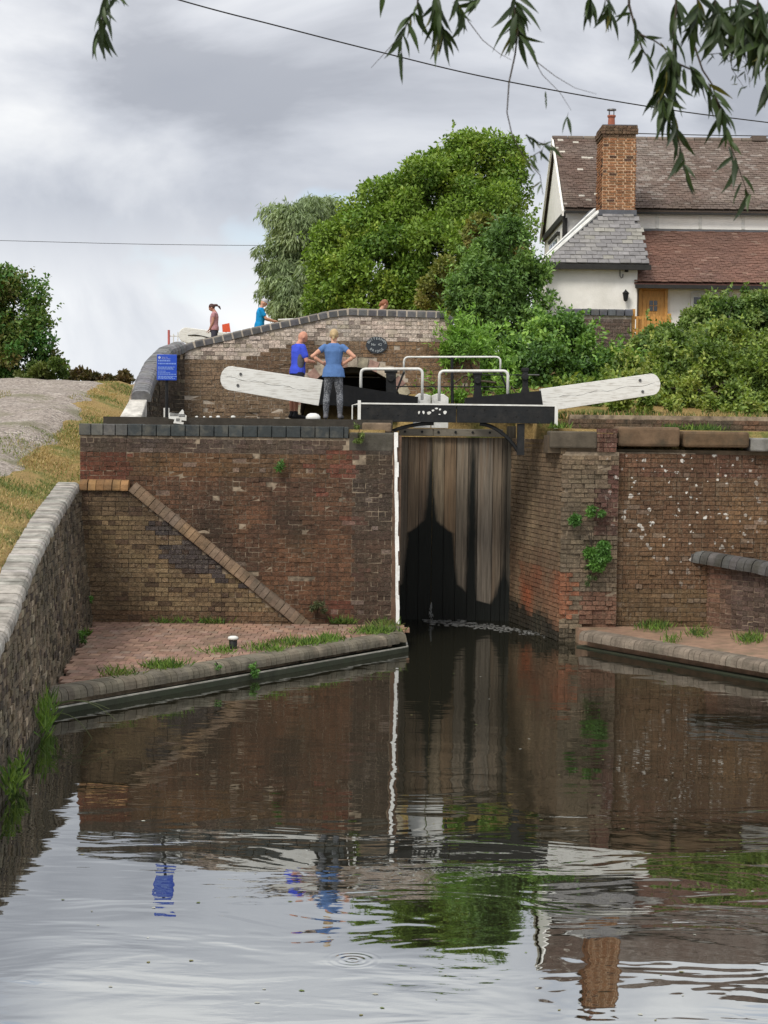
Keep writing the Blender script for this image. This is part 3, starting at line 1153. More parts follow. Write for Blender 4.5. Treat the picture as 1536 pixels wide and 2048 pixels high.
# ------------------------------------------------------------------ right lock walls
rk = thing('lock_wall', 'weathered brick lock wall right of the gates with big stone coping blocks', 'wall', (4.5, 30.9, 0))
b = MB()
b.extrude([(2.47, 34.6, -1.3), (3.22, 30.77, -1.3), (4.24, 30.77, -1.3), (4.24, 30.92, -1.3), (8.5, 31.1, -1.3), (8.5, 31.9, -1.3), (3.5, 32.0, -1.3), (3.4, 34.6, -1.3)], (0, 0, 4.75))
b.build('mortar_core', M_MORTAR, rk)
items = face_bricks((2.44, 34.3), (3.2, 30.75), -0.25, 3.66, col_tail)
items += face_bricks((3.2, 30.75), (4.24, 30.75), -0.1, 3.45, col_pier, proud=0.016)
items += face_bricks((4.24, 30.9), (8.2, 31.08), 0.2, 3.45, col_right, proud=0.008)
pieces('brick', rk, items, M_BRICK_R, mass='brickwork', prefer=lambda c: 3.4 < c[0] < 6.6 and c[2] > 0.4)


def block(par, p0, p1, y0, y1, col, bev=0.03, nm='coping_stone'):
    a_, c_ = at(p0[0], p0[1], y0), at(p1[0], p1[1], y0)
    MB().box((a_.x, y0, c_.z), (c_.x, y1, a_.z), col).build(nm, M_STONE, par, bevel=bev)


block(rk, (1100, 862), (1194, 897), 30.68, 31.3, (0.082, 0.068, 0.050))
block(rk, (1236, 853), (1360, 894), 30.78, 31.5, (0.125, 0.082, 0.050), 0.05)
block(rk, (1368, 862), (1499, 896), 30.80, 31.5, (0.120, 0.078, 0.045), 0.05)
block(rk, (1502, 876), (1600, 904), 30.80, 31.5, (0.20, 0.195, 0.18))
items = face_bricks((at(1194, 860, 30.7).x, 30.72), (at(1236, 860, 30.7).x, 30.72), 3.45, 3.88, lambda u, z: vary((0.125, 0.062, 0.046), 0.2))
pieces('brick', rk, items, M_BRICK_R)
MB().box((2.95, 30.78, 3.42), (4.2, 31.6, 3.74), (0.1, 0.075, 0.05)).build('coping_bed', M_STONE, rk)
MB().box((4.2, 30.98, 3.42), (7.5, 31.6, 3.50), (0.1, 0.075, 0.05)).build('coping_bed', M_STONE, rk)
# rusty hinge-side timber at the gate recess
ed = thing('brick_edging', 'low brown brick edging strip along the right lockside below the brambles', 'edging', (5.5, 32.2, 3.85))
items = face_bricks((3.5, 32.2), (9.0, 32.0), 3.80, 4.14, lambda u, z: vary(mixc((0.16, 0.09, 0.055), (0.11, 0.085, 0.06), vn(u, z, 2)), 0.25))
pieces('brick', ed, items, M_BRICK_W)
MB().extrude([(3.5, 32.21, 3.7), (9.0, 32.01, 3.7), (9.0, 32.4, 3.7), (3.5, 32.6, 3.7)], (0, 0, 0.43), (0.1, 0.08, 0.06)).build('mortar_core', M_MORTAR, ed)

# dwarf wall with rounded coping
M_MORTAR_D = m_plain('dull_mortar', (0.27, 0.205, 0.148), 0.95, 0.3, 4, dirt=(0.12, 0.08, 0.06), dirt_amt=0.6, dscale=2)
dwl = thing('dwarf_wall', 'low brick wing wall with dark rounded coping at the right edge of the quay', 'wall', (6.4, 30.3, 0.3))
W1, W2, W3 = Vector((5.72, 31.2, 0)), Vector((6.85, 30.0, 0)), Vector((8.4, 28.2, 0))
for a_, b_, z1_, z2_ in ((W1, W2, 1.50, 1.36), (W2, W3, 1.36, 1.05)):
    t_ = (b_ - a_).normalized()
    o_ = Vector((t_.y, -t_.x, 0)) * 0.36
    MB().add([a_ + Vector((0, 0, .1)), b_ + Vector((0, 0, .1)), b_ + Vector((0, 0, z2_)), a_ + Vector((0, 0, z1_)), a_ - o_ + Vector((0, 0, .1)), b_ - o_ + Vector((0, 0, .1)), b_ - o_ + Vector((0, 0, z2_)), a_ - o_ + Vector((0, 0, z1_))], [(0, 1, 2, 3), (3, 2, 6, 7), (4, 7, 6, 5), (0, 3, 7, 4)], (0.2, 0.16, 0.12)).build('mortar_core', M_MORTAR_D, dwl)
    ln = (b_ - a_).length
    items = face_bricks(a_, b_, 0.2, 1.5, col_small if a_ is W1 else (lambda u, z: col_small(u + 1.5, z)), keep=lambda u, z: z < z1_ + (z2_ - z1_) * u / ln - 0.02, bond=2, course=0.088, joint=0.012)
    pieces('brick', dwl, items, M_BRICK_C, mass='brickwork')
off = Vector((0.73, -0.68, 0)) * -0.14
run_coping('coping_brick', dwl, [W1 + off + Vector((-0.06, 0, 1.48)), W2 + off + Vector((0, 0, 1.35)), W3 + off + Vector((0, 0, 1.03))], 0.16, bull(0.42, 0.22, 0.16), M_STONE, lambda k, p: vary((0.080, 0.076, 0.074), 0.25))

# right quay
rq = tag(new_obj('quay', MB().extrude([(3.5, 30.7, 0.27), (3.66, 29.82, 0.27), (6.08, 26.2, 0.27), (8.7, 22.2, 0.27), (12, 22, 0.27), (12, 31.0, 0.27), (4.2, 31.0, 0.27)], (0, 0, -1.5)).mesh('quay', m_plain('dirty_paving', (0.22, 0.135, 0.088), 0.9, 0.3, 5, dirt=(0.10, 0.085, 0.045), dirt_amt=0.7, dscale=2))), 'narrow dirty brick quay below the right lock wall', kind='structure')
run_coping('edging_brick', rq, [(8.55, 22.15, 0.15), (5.98, 26.2, 0.15), (3.60, 29.86, 0.15)][::-1], 0.12, bull(0.34, 0.16, 0.10, both=False), M_STONE, lambda k, p: vary((0.165, 0.135, 0.105), 0.12, 0.01), side=1, gap=0.008, jit=0.004)
led = MB()
for a_, b_ in ((Vector((3.44, 29.98, 0)), Vector((5.88, 26.2, 0))), (Vector((5.88, 26.2, 0)), Vector((8.46, 22.1, 0)))):
    led.extrude([a_ + Vector((0, 0, 0.03)), b_ + Vector((0, 0, 0.03)), b_ + Vector((0.5, 0.3, 0.03)), a_ + Vector((0.5, 0.3, 0.03))], (0, 0, -1.3))
led.build('plinth', M_CONC, rq)

# ------------------------------------------------------------------ brick bridge
YBR = 36.0
br = thing('brick_bridge', 'old brick canal bridge with blue coping rising behind the lock', 'bridge', (-1.5, YBR, 3.95))
prof_px = [(345, 712), (395, 694), (440, 684), (540, 661), (620, 644), (665, 634), (700, 630), (885, 636), (905, 652), (960, 690)]
prof_xz = [at(a_, c_, YBR) for a_, c_ in prof_px]
PX, PZ = [p.x for p in prof_xz], [p.z for p in prof_xz]
ztop = lambda x: float(np.interp(x, PX, PZ))
ACX, ASP, ASZ, ARI = -0.70, 1.10, 4.12, 0.98


def arch_z(x, g=0.0):
    k = 1 - ((x - ACX) / (ASP + g)) ** 2
    return ASZ + (ARI + g) * math.sqrt(k) if k > 0 else -9


XB0, XB1 = -4.27, PX[-1]
core = MB()
gx = np.linspace(XB0, XB1, 90)
for i in range(len(gx) - 1):
    a_, c_ = gx[i], gx[i + 1]
    l0, l1 = max(3.6, arch_z(a_, 0.02)), max(3.6, arch_z(c_, 0.02))
    core.add([(a_, YBR, l0), (c_, YBR, l1), (c_, YBR, ztop(c_)), (a_, YBR, ztop(a_)), (a_, YBR + .4, l0), (c_, YBR + .4, l1), (c_, YBR + .4, ztop(c_)), (a_, YBR + .4, ztop(a_))], [(0, 1, 2, 3), (3, 2, 6, 7), (4, 7, 6, 5)], (0.3, 0.25, 0.2))
core.build('mortar_core', m_plain('bridge_mortar', (0.42, 0.36, 0.29), 0.95, 0.3, 4, dirt=(0.07, 0.055, 0.04), dirt_amt=0.8, dscale=1.2), br)


def col_bridge(u, z):
    x = XB0 + u
    step = 4.95 + 0.30 * max(0, x + 3.2) + 0.12 * round(vn(x, 0, 1.4) * 3)
    step = min(step, 5.62)
    if z > step:
        c = mixc((0.60, 0.49, 0.41), (0.48, 0.42, 0.365), vn(x, z, 3))
        if rnd.random() < 0.10:
            c = mixc(c, (0.10, 0.07, 0.055), 0.6)
        if rnd.random() < 0.08:
            c = (0.40, 0.34, 0.27)
    else:
        c = mixc((0.235, 0.160, 0.100), (0.155, 0.112, 0.074), vn(x, z, 1.8))
        if x > -0.6:
            c = mixc(c, (0.26, 0.155, 0.085), 0.65)
        if -2.9 < x < -1.2 and z > 4.9:
            c = mixc(c, (0.12, 0.068, 0.04), 0.5)
    return vary(c, 0.13, 0.015)


items = face_bricks((XB0, YBR), (XB1, YBR), 3.95, 6.3, col_bridge, keep=lambda u, z: z < ztop(XB0 + u) - 0.03 and z > arch_z(XB0 + u, 0.22) + 0.02 and not (abs(XB0 + u - ACX) < ASP + 0.22 and z < ASZ))
pieces('brick', br, items, M_BRICK_B, mass='brickwork', prefer=lambda c: c[0] < 1.0 and not (-2.2 < c[0] < -0.6 and c[2] < 5.4))
# arch ring of pale stones
for k in range(17):
    a_ = math.pi * (k + 0.5) / 17
    if True:
        rx_, rz_ = ASP + 0.11, ARI + 0.11
        c_ = Vector((ACX + rx_ * math.cos(a_), YBR + 0.12, ASZ + rz_ * math.sin(a_)))
        t_ = Vector((-rx_ * math.sin(a_), 0, rz_ * math.cos(a_))).normalized()
        n_ = Vector((t_.z, 0, -t_.x))
        cc = vary((0.40, 0.345, 0.26), 0.2) if k % 3 else vary((0.34, 0.21, 0.17), 0.2)
        MB().obox(c_, t_, (0, 1, 0), n_, (0.205, 0.30, 0.215), cc, 0.008).build('arch_stone', M_STONE, br)
for sx in (-1, 1):
    for r in range(2):
        MB().box((ACX + sx * (ASP + 0.11) - 0.12, YBR - 0.02, 3.9 + r * 0.12), (ACX + sx * (ASP + 0.11) + 0.12, YBR + 0.28, 3.9 + r * 0.12 + 0.11), vary((0.33, 0.27, 0.19), 0.15)).build('arch_stone', M_STONE, br)
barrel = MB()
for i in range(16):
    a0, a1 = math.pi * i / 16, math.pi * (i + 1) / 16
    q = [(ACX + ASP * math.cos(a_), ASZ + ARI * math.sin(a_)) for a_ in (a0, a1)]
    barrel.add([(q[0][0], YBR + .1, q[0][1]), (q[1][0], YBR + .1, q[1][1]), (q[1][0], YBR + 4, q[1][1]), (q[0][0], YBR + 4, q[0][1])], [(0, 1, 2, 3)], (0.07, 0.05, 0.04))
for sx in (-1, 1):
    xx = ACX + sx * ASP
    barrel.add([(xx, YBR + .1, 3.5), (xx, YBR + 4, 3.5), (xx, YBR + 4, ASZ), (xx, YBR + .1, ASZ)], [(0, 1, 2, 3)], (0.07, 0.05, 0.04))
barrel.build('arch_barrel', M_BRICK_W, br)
MB().box((-3.9, YBR + .4, 5.0), (1.6, YBR + 3.6, 5.15), (0.1, 0.09, 0.07)).build('bridge_deck', M_STONE, br)
cbl = lambda k, p: vary((0.080, 0.080, 0.086), 0.24)
run_coping('coping_brick', br, [(x_, YBR + 0.16, ztop(x_) - 0.005) for x_ in (PX[0] + .1, PX[1], PX[2], PX[3], PX[4], PX[5], PX[6], PX[7], PX[8])], 0.205, bull(0.42, 0.15, 0.05), M_BLUE, cbl, gap=0.034, jit=0.003)
MB().add(*(lambda xs_: ([(x_, YBR + dy, ztop(x_) + dz) for x_ in xs_ for dy, dz in ((-0.042, 0), (-0.042, 0.138), (0.35, 0.138), (0.35, 0))], [f for i in range(len(xs_) - 1) for f in ((4 * i, 4 * i + 4, 4 * i + 5, 4 * i + 1), (4 * i + 1, 4 * i + 5, 4 * i + 6, 4 * i + 2))]))(list(np.linspace(XB0, PX[7], 40))), (0.5, 0.5, 0.5)).build('coping_bed', M_MORTAR_P, br)

# curved wing of the bridge coming forward on the left
wing = [Vector((-4.60, 32.9, 0)), Vector((-4.64, 33.8, 0)), Vector((-4.61, 34.7, 0)), Vector((-4.48, 35.5, 0)), Vector((-4.25, 36.0, 0))]
wz = [4.30, 4.62, 4.98, 5.26, 5.40]
items = []
core = MB()
for i in range(4):
    a_, c_ = wing[i], wing[i + 1]
    ln = (c_ - a_).length
    items += face_bricks(a_, c_, 3.95, 5.5, lambda u, z: vary(mixc((0.10, 0.075, 0.055), (0.075, 0.058, 0.045), vn(u, z, 3)) if rnd.random() > 0.12 else (0.2, 0.16, 0.11), 0.25), keep=lambda u, z: z < wz[i] + (wz[i + 1] - wz[i]) * u / ln - 0.03)
    t_ = (c_ - a_).normalized()
    o_ = Vector((t_.y, -t_.x, 0)) * 0.36
    core.add([a_ + Vector((0, 0, 3.5)), c_ + Vector((0, 0, 3.5)), c_ + Vector((0, 0, wz[i + 1])), a_ + Vector((0, 0, wz[i])), a_ - o_ + Vector((0, 0, 3.5)), c_ - o_ + Vector((0, 0, 3.5)), c_ - o_ + Vector((0, 0, wz[i + 1])), a_ - o_ + Vector((0, 0, wz[i]))], [(0, 1, 2, 3), (3, 2, 6, 7), (4, 7, 6, 5)], (0.1, 0.08, 0.06))
core.build('wing_core', M_MORTAR, br)
pieces('wing_brick', br, items, M_BRICK_W, mass='wing_brickwork', limit=200)
PATHW = []
for i in range(5):
    t_ = (wing[min(4, i + 1)] - wing[max(0, i - 1)]).normalized()
    PATHW.append(wing[i] - Vector((t_.y, -t_.x, 0)) * 0.12 + Vector((0, 0, wz[i] - 0.02)))
run_coping('coping_brick', br, PATHW, 0.115, bull(0.38, 0.22, 0.13), M_BLUE, lambda k, p: vary((0.135, 0.135, 0.14), 0.2), gap=0.014, jit=0.005)
es = MB()
es.add([(-5.02, 32.05, 3.86), (-4.60, 32.05, 3.86), (-4.60, 32.05, 3.95), (-5.02, 32.05, 3.95), (-4.94, 32.9, 3.86), (-4.60, 32.9, 3.86), (-4.60, 32.9, 4.33), (-4.94, 32.9, 4.33)], [(0, 1, 2, 3), (1, 5, 6, 2), (3, 2, 6, 7), (5, 4, 7, 6), (4, 0, 3, 7)], (0.48, 0.46, 0.42))
tag(es.build('end_stone', M_STONE, br, bevel=0.02), 'pale sloping stone ending the curved coping')

# plaque
def letters(text, size, place, mat, name, parent, depth=0.006):
    """lettering as one mesh; place(i, n) -> matrix for every character"""
    B = MB()
    for i, ch in enumerate(text):
        if ch == ' ':
            continue
        cu = bpy.data.curves.new('letter', 'FONT')
        cu.body = ch
        cu.size = size
        cu.align_x = 'CENTER'
        cu.extrude = depth
        cu.resolution_u = 2
        ob = bpy.data.objects.new('letter', cu)
        COL.objects.link(ob)
        dg = bpy.context.evaluated_depsgraph_get()
        me = bpy.data.meshes.new_from_object(ob.evaluated_get(dg))
        M = place(i, len(text))
        B.add([M @ v.co for v in me.vertices], [tuple(p.vertices) for p in me.polygons], (0.6, 0.6, 0.6))
        bpy.data.objects.remove(ob)
        bpy.data.meshes.remove(me)
        bpy.data.curves.remove(cu)
    return B.build(name, mat, parent)


pc = at(753.5, 690, YBR - 0.05)
pl = thing('bridge_plaque', 'dark oval bridge number plaque with pale raised letters on the brick bridge', 'plaque', pc)
ov = [(pc.x + 0.225 * math.cos(t), pc.z + 0.178 * math.sin(t)) for t in np.linspace(0, 2 * math.pi, 36, endpoint=False)]
MB().prism(ov, YBR - 0.055, YBR + 0.02).build('plate', m_plain('plaque_blue_black', (0.022, 0.028, 0.036), 0.45, 0.2, 10), pl)
FRONT = Matrix(((1, 0, 0), (0, 0, -1), (0, 1, 0))).transposed().to_4x4()
FRONT = Matrix(((1, 0, 0, 0), (0, 0, -1, 0), (0, 1, 0, 0), (0, 0, 0, 1)))
M_PLQ = m_plain('plaque_letters', (0.42, 0.45, 0.46), 0.5, 0.1, 5, bumpy=0)


def arc(r_x, r_z, a0, a1, flip=False):
    def f(i, n):
        a_ = math.radians(a0 + (a1 - a0) * i / (n - 1))
        p = Matrix.Translation((pc.x + r_x * math.cos(a_), YBR - 0.058, pc.z + r_z * math.sin(a_)))
        rot = (a_ - math.pi / 2) if not flip else (a_ + math.pi / 2)
        return p @ Matrix.Rotation(-rot, 4, 'Y') @ FRONT
    return f


letters('BOTTERHAM', 0.072, arc(0.165, 0.112, 158, 22), M_PLQ, 'lettering', pl)
letters('No 42', 0.075, lambda i, n: Matrix.Translation((pc.x + (i - 2) * 0.045, YBR - 0.058, pc.z - 0.015)) @ FRONT, M_PLQ, 'lettering', pl)
letters('BRIDGE', 0.072, arc(0.185, 0.155, 222, 318, True), M_PLQ, 'lettering', pl)

# dark gate of the next lock seen through the arch
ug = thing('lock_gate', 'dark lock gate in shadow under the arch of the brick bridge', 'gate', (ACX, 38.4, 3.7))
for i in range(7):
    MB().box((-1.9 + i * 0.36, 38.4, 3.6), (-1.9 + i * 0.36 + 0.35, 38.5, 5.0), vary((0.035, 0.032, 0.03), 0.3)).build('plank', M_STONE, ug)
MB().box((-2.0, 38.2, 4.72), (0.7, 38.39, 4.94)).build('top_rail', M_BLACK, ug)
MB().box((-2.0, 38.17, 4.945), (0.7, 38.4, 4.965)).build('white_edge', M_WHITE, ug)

# ------------------------------------------------------------------ lower lock gates
YG = 33.95


def hoop(px0, px1, ztop_px, zbot_px, Y, r, n=5):
    a_, c_ = at(px0, ztop_px, Y), at(px1, ztop_px, Y)
    z0, z1 = at(px0, zbot_px, Y).z, at(px1, zbot_px, Y).z
    R = 0.09
    pts = [(a_.x, Y, z0), (a_.x, Y, a_.z - R)]
    for k in range(1, n):
        t = math.pi / 2 * k / n
        pts.append((a_.x + R - R * math.cos(t), Y, a_.z - R + R * math.sin(t)))
    pts += [(a_.x + R, Y, a_.z), (c_.x - R, Y, c_.z)]
    for k in range(1, n):
        t = math.pi / 2 * k / n
        pts.append((c_.x - R + R * math.sin(t), Y, c_.z - R + R * math.cos(t)))
    pts += [(c_.x, Y, c_.z - R), (c_.x, Y, z1)]
    return pts


def beam(name_w, par, p_out, p_in, p_end, hgt, dep, side):
    """balance beam: white rounded outer end, black inner part running over the gate"""
    p_out, p_in, p_end = Vector(p_out), Vector(p_in), Vector(p_end)
    t = (p_in - p_out).normalized()
    w_ = Vector((-t.z, 0, t.x))
    if w_.z < 0:
        w_ = -w_
    h = hgt / 2
    out = []
    R = h * 0.98
    for k in range(9):
        a_ = math.pi / 2 + math.pi * k / 8
        out.append(p_out + t * (R + R * math.cos(a_) * 0.8) + w_ * (R * math.sin(a_)))
    h2 = h * 1.06
    out += [p_in - w_ * h2, p_in + w_ * h2]
    fr = (0, -dep / 2, 0)
    wb = MB().extrude([v + Vector(fr) for v in out], (0, dep, 0)).build(name_w, M_WHITE_OLD, par, bevel=0.006)
    t2 = (p_end - p_in).normalized()
    w2 = Vector((-t2.z, 0, t2.x))
    if w2.z < 0:
        w2 = -w2
    out = [p_in + w2 * h2 * 0.98, p_in - w2 * h2 * 0.98, p_end - w2 * h * 0.7, p_end + w2 * h * 0.55]
    MB().extrude([v + Vector((0, -dep / 2 + 0.004, 0)) for v in out], (0, dep, 0)).build('inner_beam', M_BLACK, par)
    for k, (du, dw) in enumerate(((0.42, 0.11), (0.40, -0.11))):
        c_ = p_out + t * du + w_ * dw
        MB().tube([(c_.x, c_.y - dep / 2 - 0.018, c_.z), (c_.x, c_.y - dep / 2 + 0.03, c_.z)], 0.028, 8).build('bolt', M_METAL, par)
    # split running along the old timber
    pts = []
    n = 24
    for k in range(n + 1):
        q = p_out.lerp(p_in, 0.06 + 0.8 * k / n)
        pts.append(q + w_ * (0.01 + 0.018 * math.sin(k * 0.8 + side) + 0.008 * math.sin(k * 3.1)) + Vector((0, -dep / 2, 0)))
    MB().tube(pts, [0.001 + 0.0025 * abs(math.sin(k * 0.9)) for k in range(n + 1)], 5).build('timber_split', M_DARKWOOD, par)


gl_ = thing('lock_gate', 'left leaf of the tall wooden lock gates with white-ended balance beam', 'gate', (0.6, YG, 0), group='leaves of the lower lock gates')
gr_ = thing('lock_gate', 'right leaf of the tall wooden lock gates with white-ended balance beam', 'gate', (1.8, YG, 0), group='leaves of the lower lock gates')
MID = at(865, 1000, YG).x
xl, xr = 0.20, at(1013, 1000, YG).x
pcol = {0: (0.1318, 0.1067, 0.0804), 1: (0.1553, 0.114, 0.0764), 2: (0.1169, 0.0879, 0.0633), 3: (0.1753, 0.1373, 0.0922), 4: (0.1606, 0.1104, 0.0673), 5: (0.1596, 0.1315, 0.0989), 6: (0.1058, 0.0863, 0.0655), 7: (0.1786, 0.1513, 0.1201), 8: (0.1558, 0.1226, 0.0891), 9: (0.1045, 0.0834, 0.0608)}
edges = [xl, at(815, 1000, YG).x, at(838, 1000, YG).x, MID - 0.006, at(888, 1000, YG).x, at(912, 1000, YG).x, at(936, 1000, YG).x, at(955, 1000, YG).x, at(985, 1000, YG).x, at(1003, 1000, YG).x, xr]
for i in range(10):
    par = gl_ if edges[i + 1] <= MID + 0.01 else gr_
    MB().box((edges[i] + 0.005, YG + rnd.uniform(-0.006, 0.006), -0.9), (edges[i + 1] - 0.005, YG + 0.12, 3.66), pcol[i]).build('plank', M_GATE, par)
MB().box((xl, YG + 0.13, -0.9), (MID - 0.004, YG + 0.2, 3.66), (0.02, 0.018, 0.015)).build('rear_framing', M_DARKWOOD, gl_)
MB().box((MID + 0.004, YG + 0.13, -0.9), (xr - 0.002, YG + 0.2, 3.66), (0.02, 0.018, 0.015)).build('rear_framing', M_DARKWOOD, gr_)
M_RAIL = m_plain('grey_oak', (0.185, 0.165, 0.13), 0.85, 0.35, 3, stretch=(1.5, 8, 14), bumpy=0.5, dirt=(0.06, 0.05, 0.035), dirt_amt=0.5, dscale=3)
for par, a_, c_ in ((gl_, 798, 866), (gr_, 867, 1006)):
    p, q = at(a_, 858, YG - 0.12), at(c_, 873, YG - 0.12)
    MB().box((p.x, YG - 0.12, 3.68), (q.x, YG + 0.22, 3.83)).build('top_rail', M_RAIL, par, bevel=0.012)
    for k in range(2 if par is gl_ else 4):
        bx_ = p.x + (0.12 if par is gl_ else 0.10) + k * 0.34
        MB().tube([(bx_, YG - 0.14, 3.765), (bx_, YG - 0.09, 3.765)], 0.026, 8).build('bolt', M_IRON, par)
    # mitre post head
    m0, m1 = (at(827, 800, YG - .1).x, at(861.5, 800, YG - .1).x) if par is gl_ else (at(863.5, 800, YG - .1).x, at(897, 800, YG - .1).x)
    zt_ = at(860, 788, YG - .1).z
    hd = [(m0, 3.84), (m1, 3.84), (m1, zt_ - (0.03 if par is gl_ else 0.07)), (m1 - 0.10, zt_), (m0 + 0.10, zt_ + 0.01), (m0, zt_ - (0.07 if par is gl_ else 0.03))]
    MB().prism(hd, YG - 0.14, YG + 0.2).build('mitre_post_head', M_WHITE, par, bevel=0.012)
pin = at(642, 786, 32.75)
beam('balance_beam', gl_, at(438, 753, 32.75), pin, at(835, 806, 33.6), 0.47, 0.36, 0)
pin = at(1083, 801, 32.75)
beam('balance_beam', gr_, at(1322, 766, 32.75), pin, at(930, 806, 33.6), 0.42, 0.36, 2)
MB().tube(hoop(722, 845, 738, 800, 33.4, 0.022), 0.030, 8).build('handrail', M_WHITE, gl_, smooth=True)
MB().tube(hoop(879, 1016, 742, 802, 33.4, 0.022), 0.030, 8).build('handrail', M_WHITE, gr_, smooth=True)
# heel post and iron collar
MB().box((xr + 0.0, YG - 0.1, -0.9), (xr + 0.16, YG + 0.3, 3.9), (0.07, 0.06, 0.045)).build('heel_post', M_GATE, gr_)


def paddle(par, px, ytop, ybot, Y, w0, w1, bar=False, lab=None):
    t_, b_ = at(px, ytop, Y), at(px, ybot, Y)
    o = MB()
    o.prism([(b_.x - w1, b_.z - 0.25), (b_.x + w1, b_.z - 0.25), (b_.x + w0, b_.z + 0.22), (t_.x + w0, t_.z), (t_.x - w0, t_.z), (b_.x - w0, b_.z + 0.22)], Y - 0.09, Y + 0.09)
    o.tube([(t_.x, Y - 0.13, t_.z - 0.16), (t_.x, Y + 0.13, t_.z - 0.16)], 0.07, 10)
    o.box((t_.x - w0 * 1.3, Y - 0.1, t_.z - 0.05), (t_.x + w0 * 1.3, Y + 0.1, t_.z + 0.02))
    o.build('paddle_stand', M_IRON, par, bevel=0.01)
    if bar:
        MB().tube([(t_.x - 0.02, Y - 0.1, t_.z - 0.12), (t_.x + 0.28, Y - 0.1, t_.z - 0.12)], 0.014, 6).build('windlass_spindle', M_METAL, par)
        MB().tube([(t_.x - 0.95, Y + 0.02, t_.z - 0.13), (t_.x, Y + 0.02, t_.z - 0.12)], 0.012, 6).build('tie_rod', M_IRON, par)


paddle(gl_, 782, 741, 803, 34.1, 0.10, 0.17)
paddle(gr_, 955, 745, 803, 34.3, 0.07, 0.14)
paddle(gr_, 1050, 738, 795, 34.3, 0.055, 0.17, True)

# rear handrail of the gate walkway
rh = thing('walkway_handrail', 'tall thin white-topped handrail with black middle post behind the gates', 'handrail', (1.4, 34.7, 3.9))
H3 = hoop(808, 1001, 714, 745, 34.7, 0.02)
MB().tube(H3, 0.021, 8).build('top_rail', M_WHITE, rh, smooth=True)
for pa, pb in (((808, 744), (784, 806)), ((1001, 744), (1024, 806))):
    MB().tube([at(*pa, 34.7), at(*pb, 34.7)], 0.022, 7).build('leg', M_IRON, rh)
MB().tube([at(904, 715, 34.7), at(905, 815, 34.7)], 0.032, 7).build('post', M_IRON, rh)
MB().tube([at(790, 773, 34.68), at(1012, 774, 34.68)], 0.013, 6).build('middle_rail', M_IRON, rh)

# ------------------------------------------------------------------ split iron footbridge
YF = 31.5
for nm, pa, pb, lab in (('footbridge', 722, 912, 'left half of the black iron split footbridge with white edge and flaked paint'), ('footbridge', 914, 1109, 'right half of the black iron split footbridge with white edge')):
    fb = thing(nm, lab, 'footbridge', (at(pa, 830, YF).x, YF, 3.85), group='halves of the split footbridge')
    left = pa < 800
    a_, c_ = at(pa, 808, YF), at(pb, 843, YF)
    zt_, zb_ = 4.27, 3.95
    MB().box((a_.x, YF, zb_), (c_.x, YF + 0.05, zt_)).build('fascia', M_IRON, fb, bevel=0.006)
    MB().box((a_.x, YF + 0.052, zt_ - 0.06), (c_.x, YF + 1.0, zt_ - 0.01)).build('deck', M_IRON, fb)
    MB().box((a_.x - 0.02, YF - 0.012, zt_ + 0.001), (c_.x, YF + 0.06, zt_ + 0.028)).build('white_edge', M_WHITE, fb)
    ex = a_.x - 0.06 if left else c_.x
    MB().box((ex, YF - 0.03, 3.86), (ex + 0.058, YF + 0.04, zt_ + (0.07 if left else 0.03))).build('end_post', M_WHITE, fb)
    if left:
        MB().tube([(ex - 0.10, YF + 0.02, 3.86), (ex - 0.10, YF + 0.02, zt_ - 0.02), (ex, YF + 0.02, zt_ + 0.0)], 0.013, 6).build('side_hoop', M_WHITE, fb)
    # moulded panel studs on the iron face
    for k in range(9):
        xx = a_.x + 0.12 + k * (c_.x - a_.x - 0.24) / 8
        MB().ball((xx, YF - 0.003, zt_ - 0.07 - 0.12 * (k % 2)), (0.016, 0.010, 0.016), 6, 4).build('rivet', M_IRON, fb)
    # curved bracket below
    pts = []
    root = Vector((at(786, 862, YF).x, YF + 0.1, at(786, 862, YF).z)) if left else Vector((at(1038, 905, YF).x, YF + 0.1, at(1038, 905, YF).z))
    tip = Vector((at(868, 846, YF).x, YF + 0.1, 3.93)) if left else Vector((at(960, 846, YF).x, YF + 0.1, 3.93))
    for k in range(9):
        t = k / 8
        pts.append((root.x + (tip.x - root.x) * t, YF + 0.1, root.z + (tip.z - root.z) * math.sin(t * math.pi / 2) ** 0.8))
    MB().tube(pts, 0.035, 6).build('bracket', M_IRON, fb)
    if not left:
        MB().box((root.x - 0.03, YF + 0.03, root.z - 0.05), (root.x + 0.10, YF + 0.2, 3.945)).build('bracket_post', M_IRON, fb)
    else:
        tag(MB().box((at(736, 850, YF).x, YF + 0.04, 3.78), (at(736, 850, YF).x + 0.05, YF + 0.1, 3.95)).build('bracket_post', M_IRON, fb))
        for (px_, py_, w_, h_, tl) in ((838, 825, .018, .03, .3), (847, 825, .02, .032, -.3), (858, 826, .038, .03, .5), (866, 821, .025, .018, .2), (873, 817, .03, .016, -.2), (880, 819, .02, .018, .4), (890, 825, .032, .034, .2), (879, 829, .018, .012, 0)):
            c2 = at(px_, py_, YF - 0.004)
            q = [(c2.x + w_ * math.cos(t) * (1 + .25 * math.sin(3 * t)) + tl * h_ * math.sin(t) * .5, c2.z + h_ * math.sin(t)) for t in np.linspace(0, 2 * math.pi, 9, endpoint=False)]
            MB().prism(q, YF - 0.006, YF + 0.004).build('flaked_paint', M_WHITE, fb)

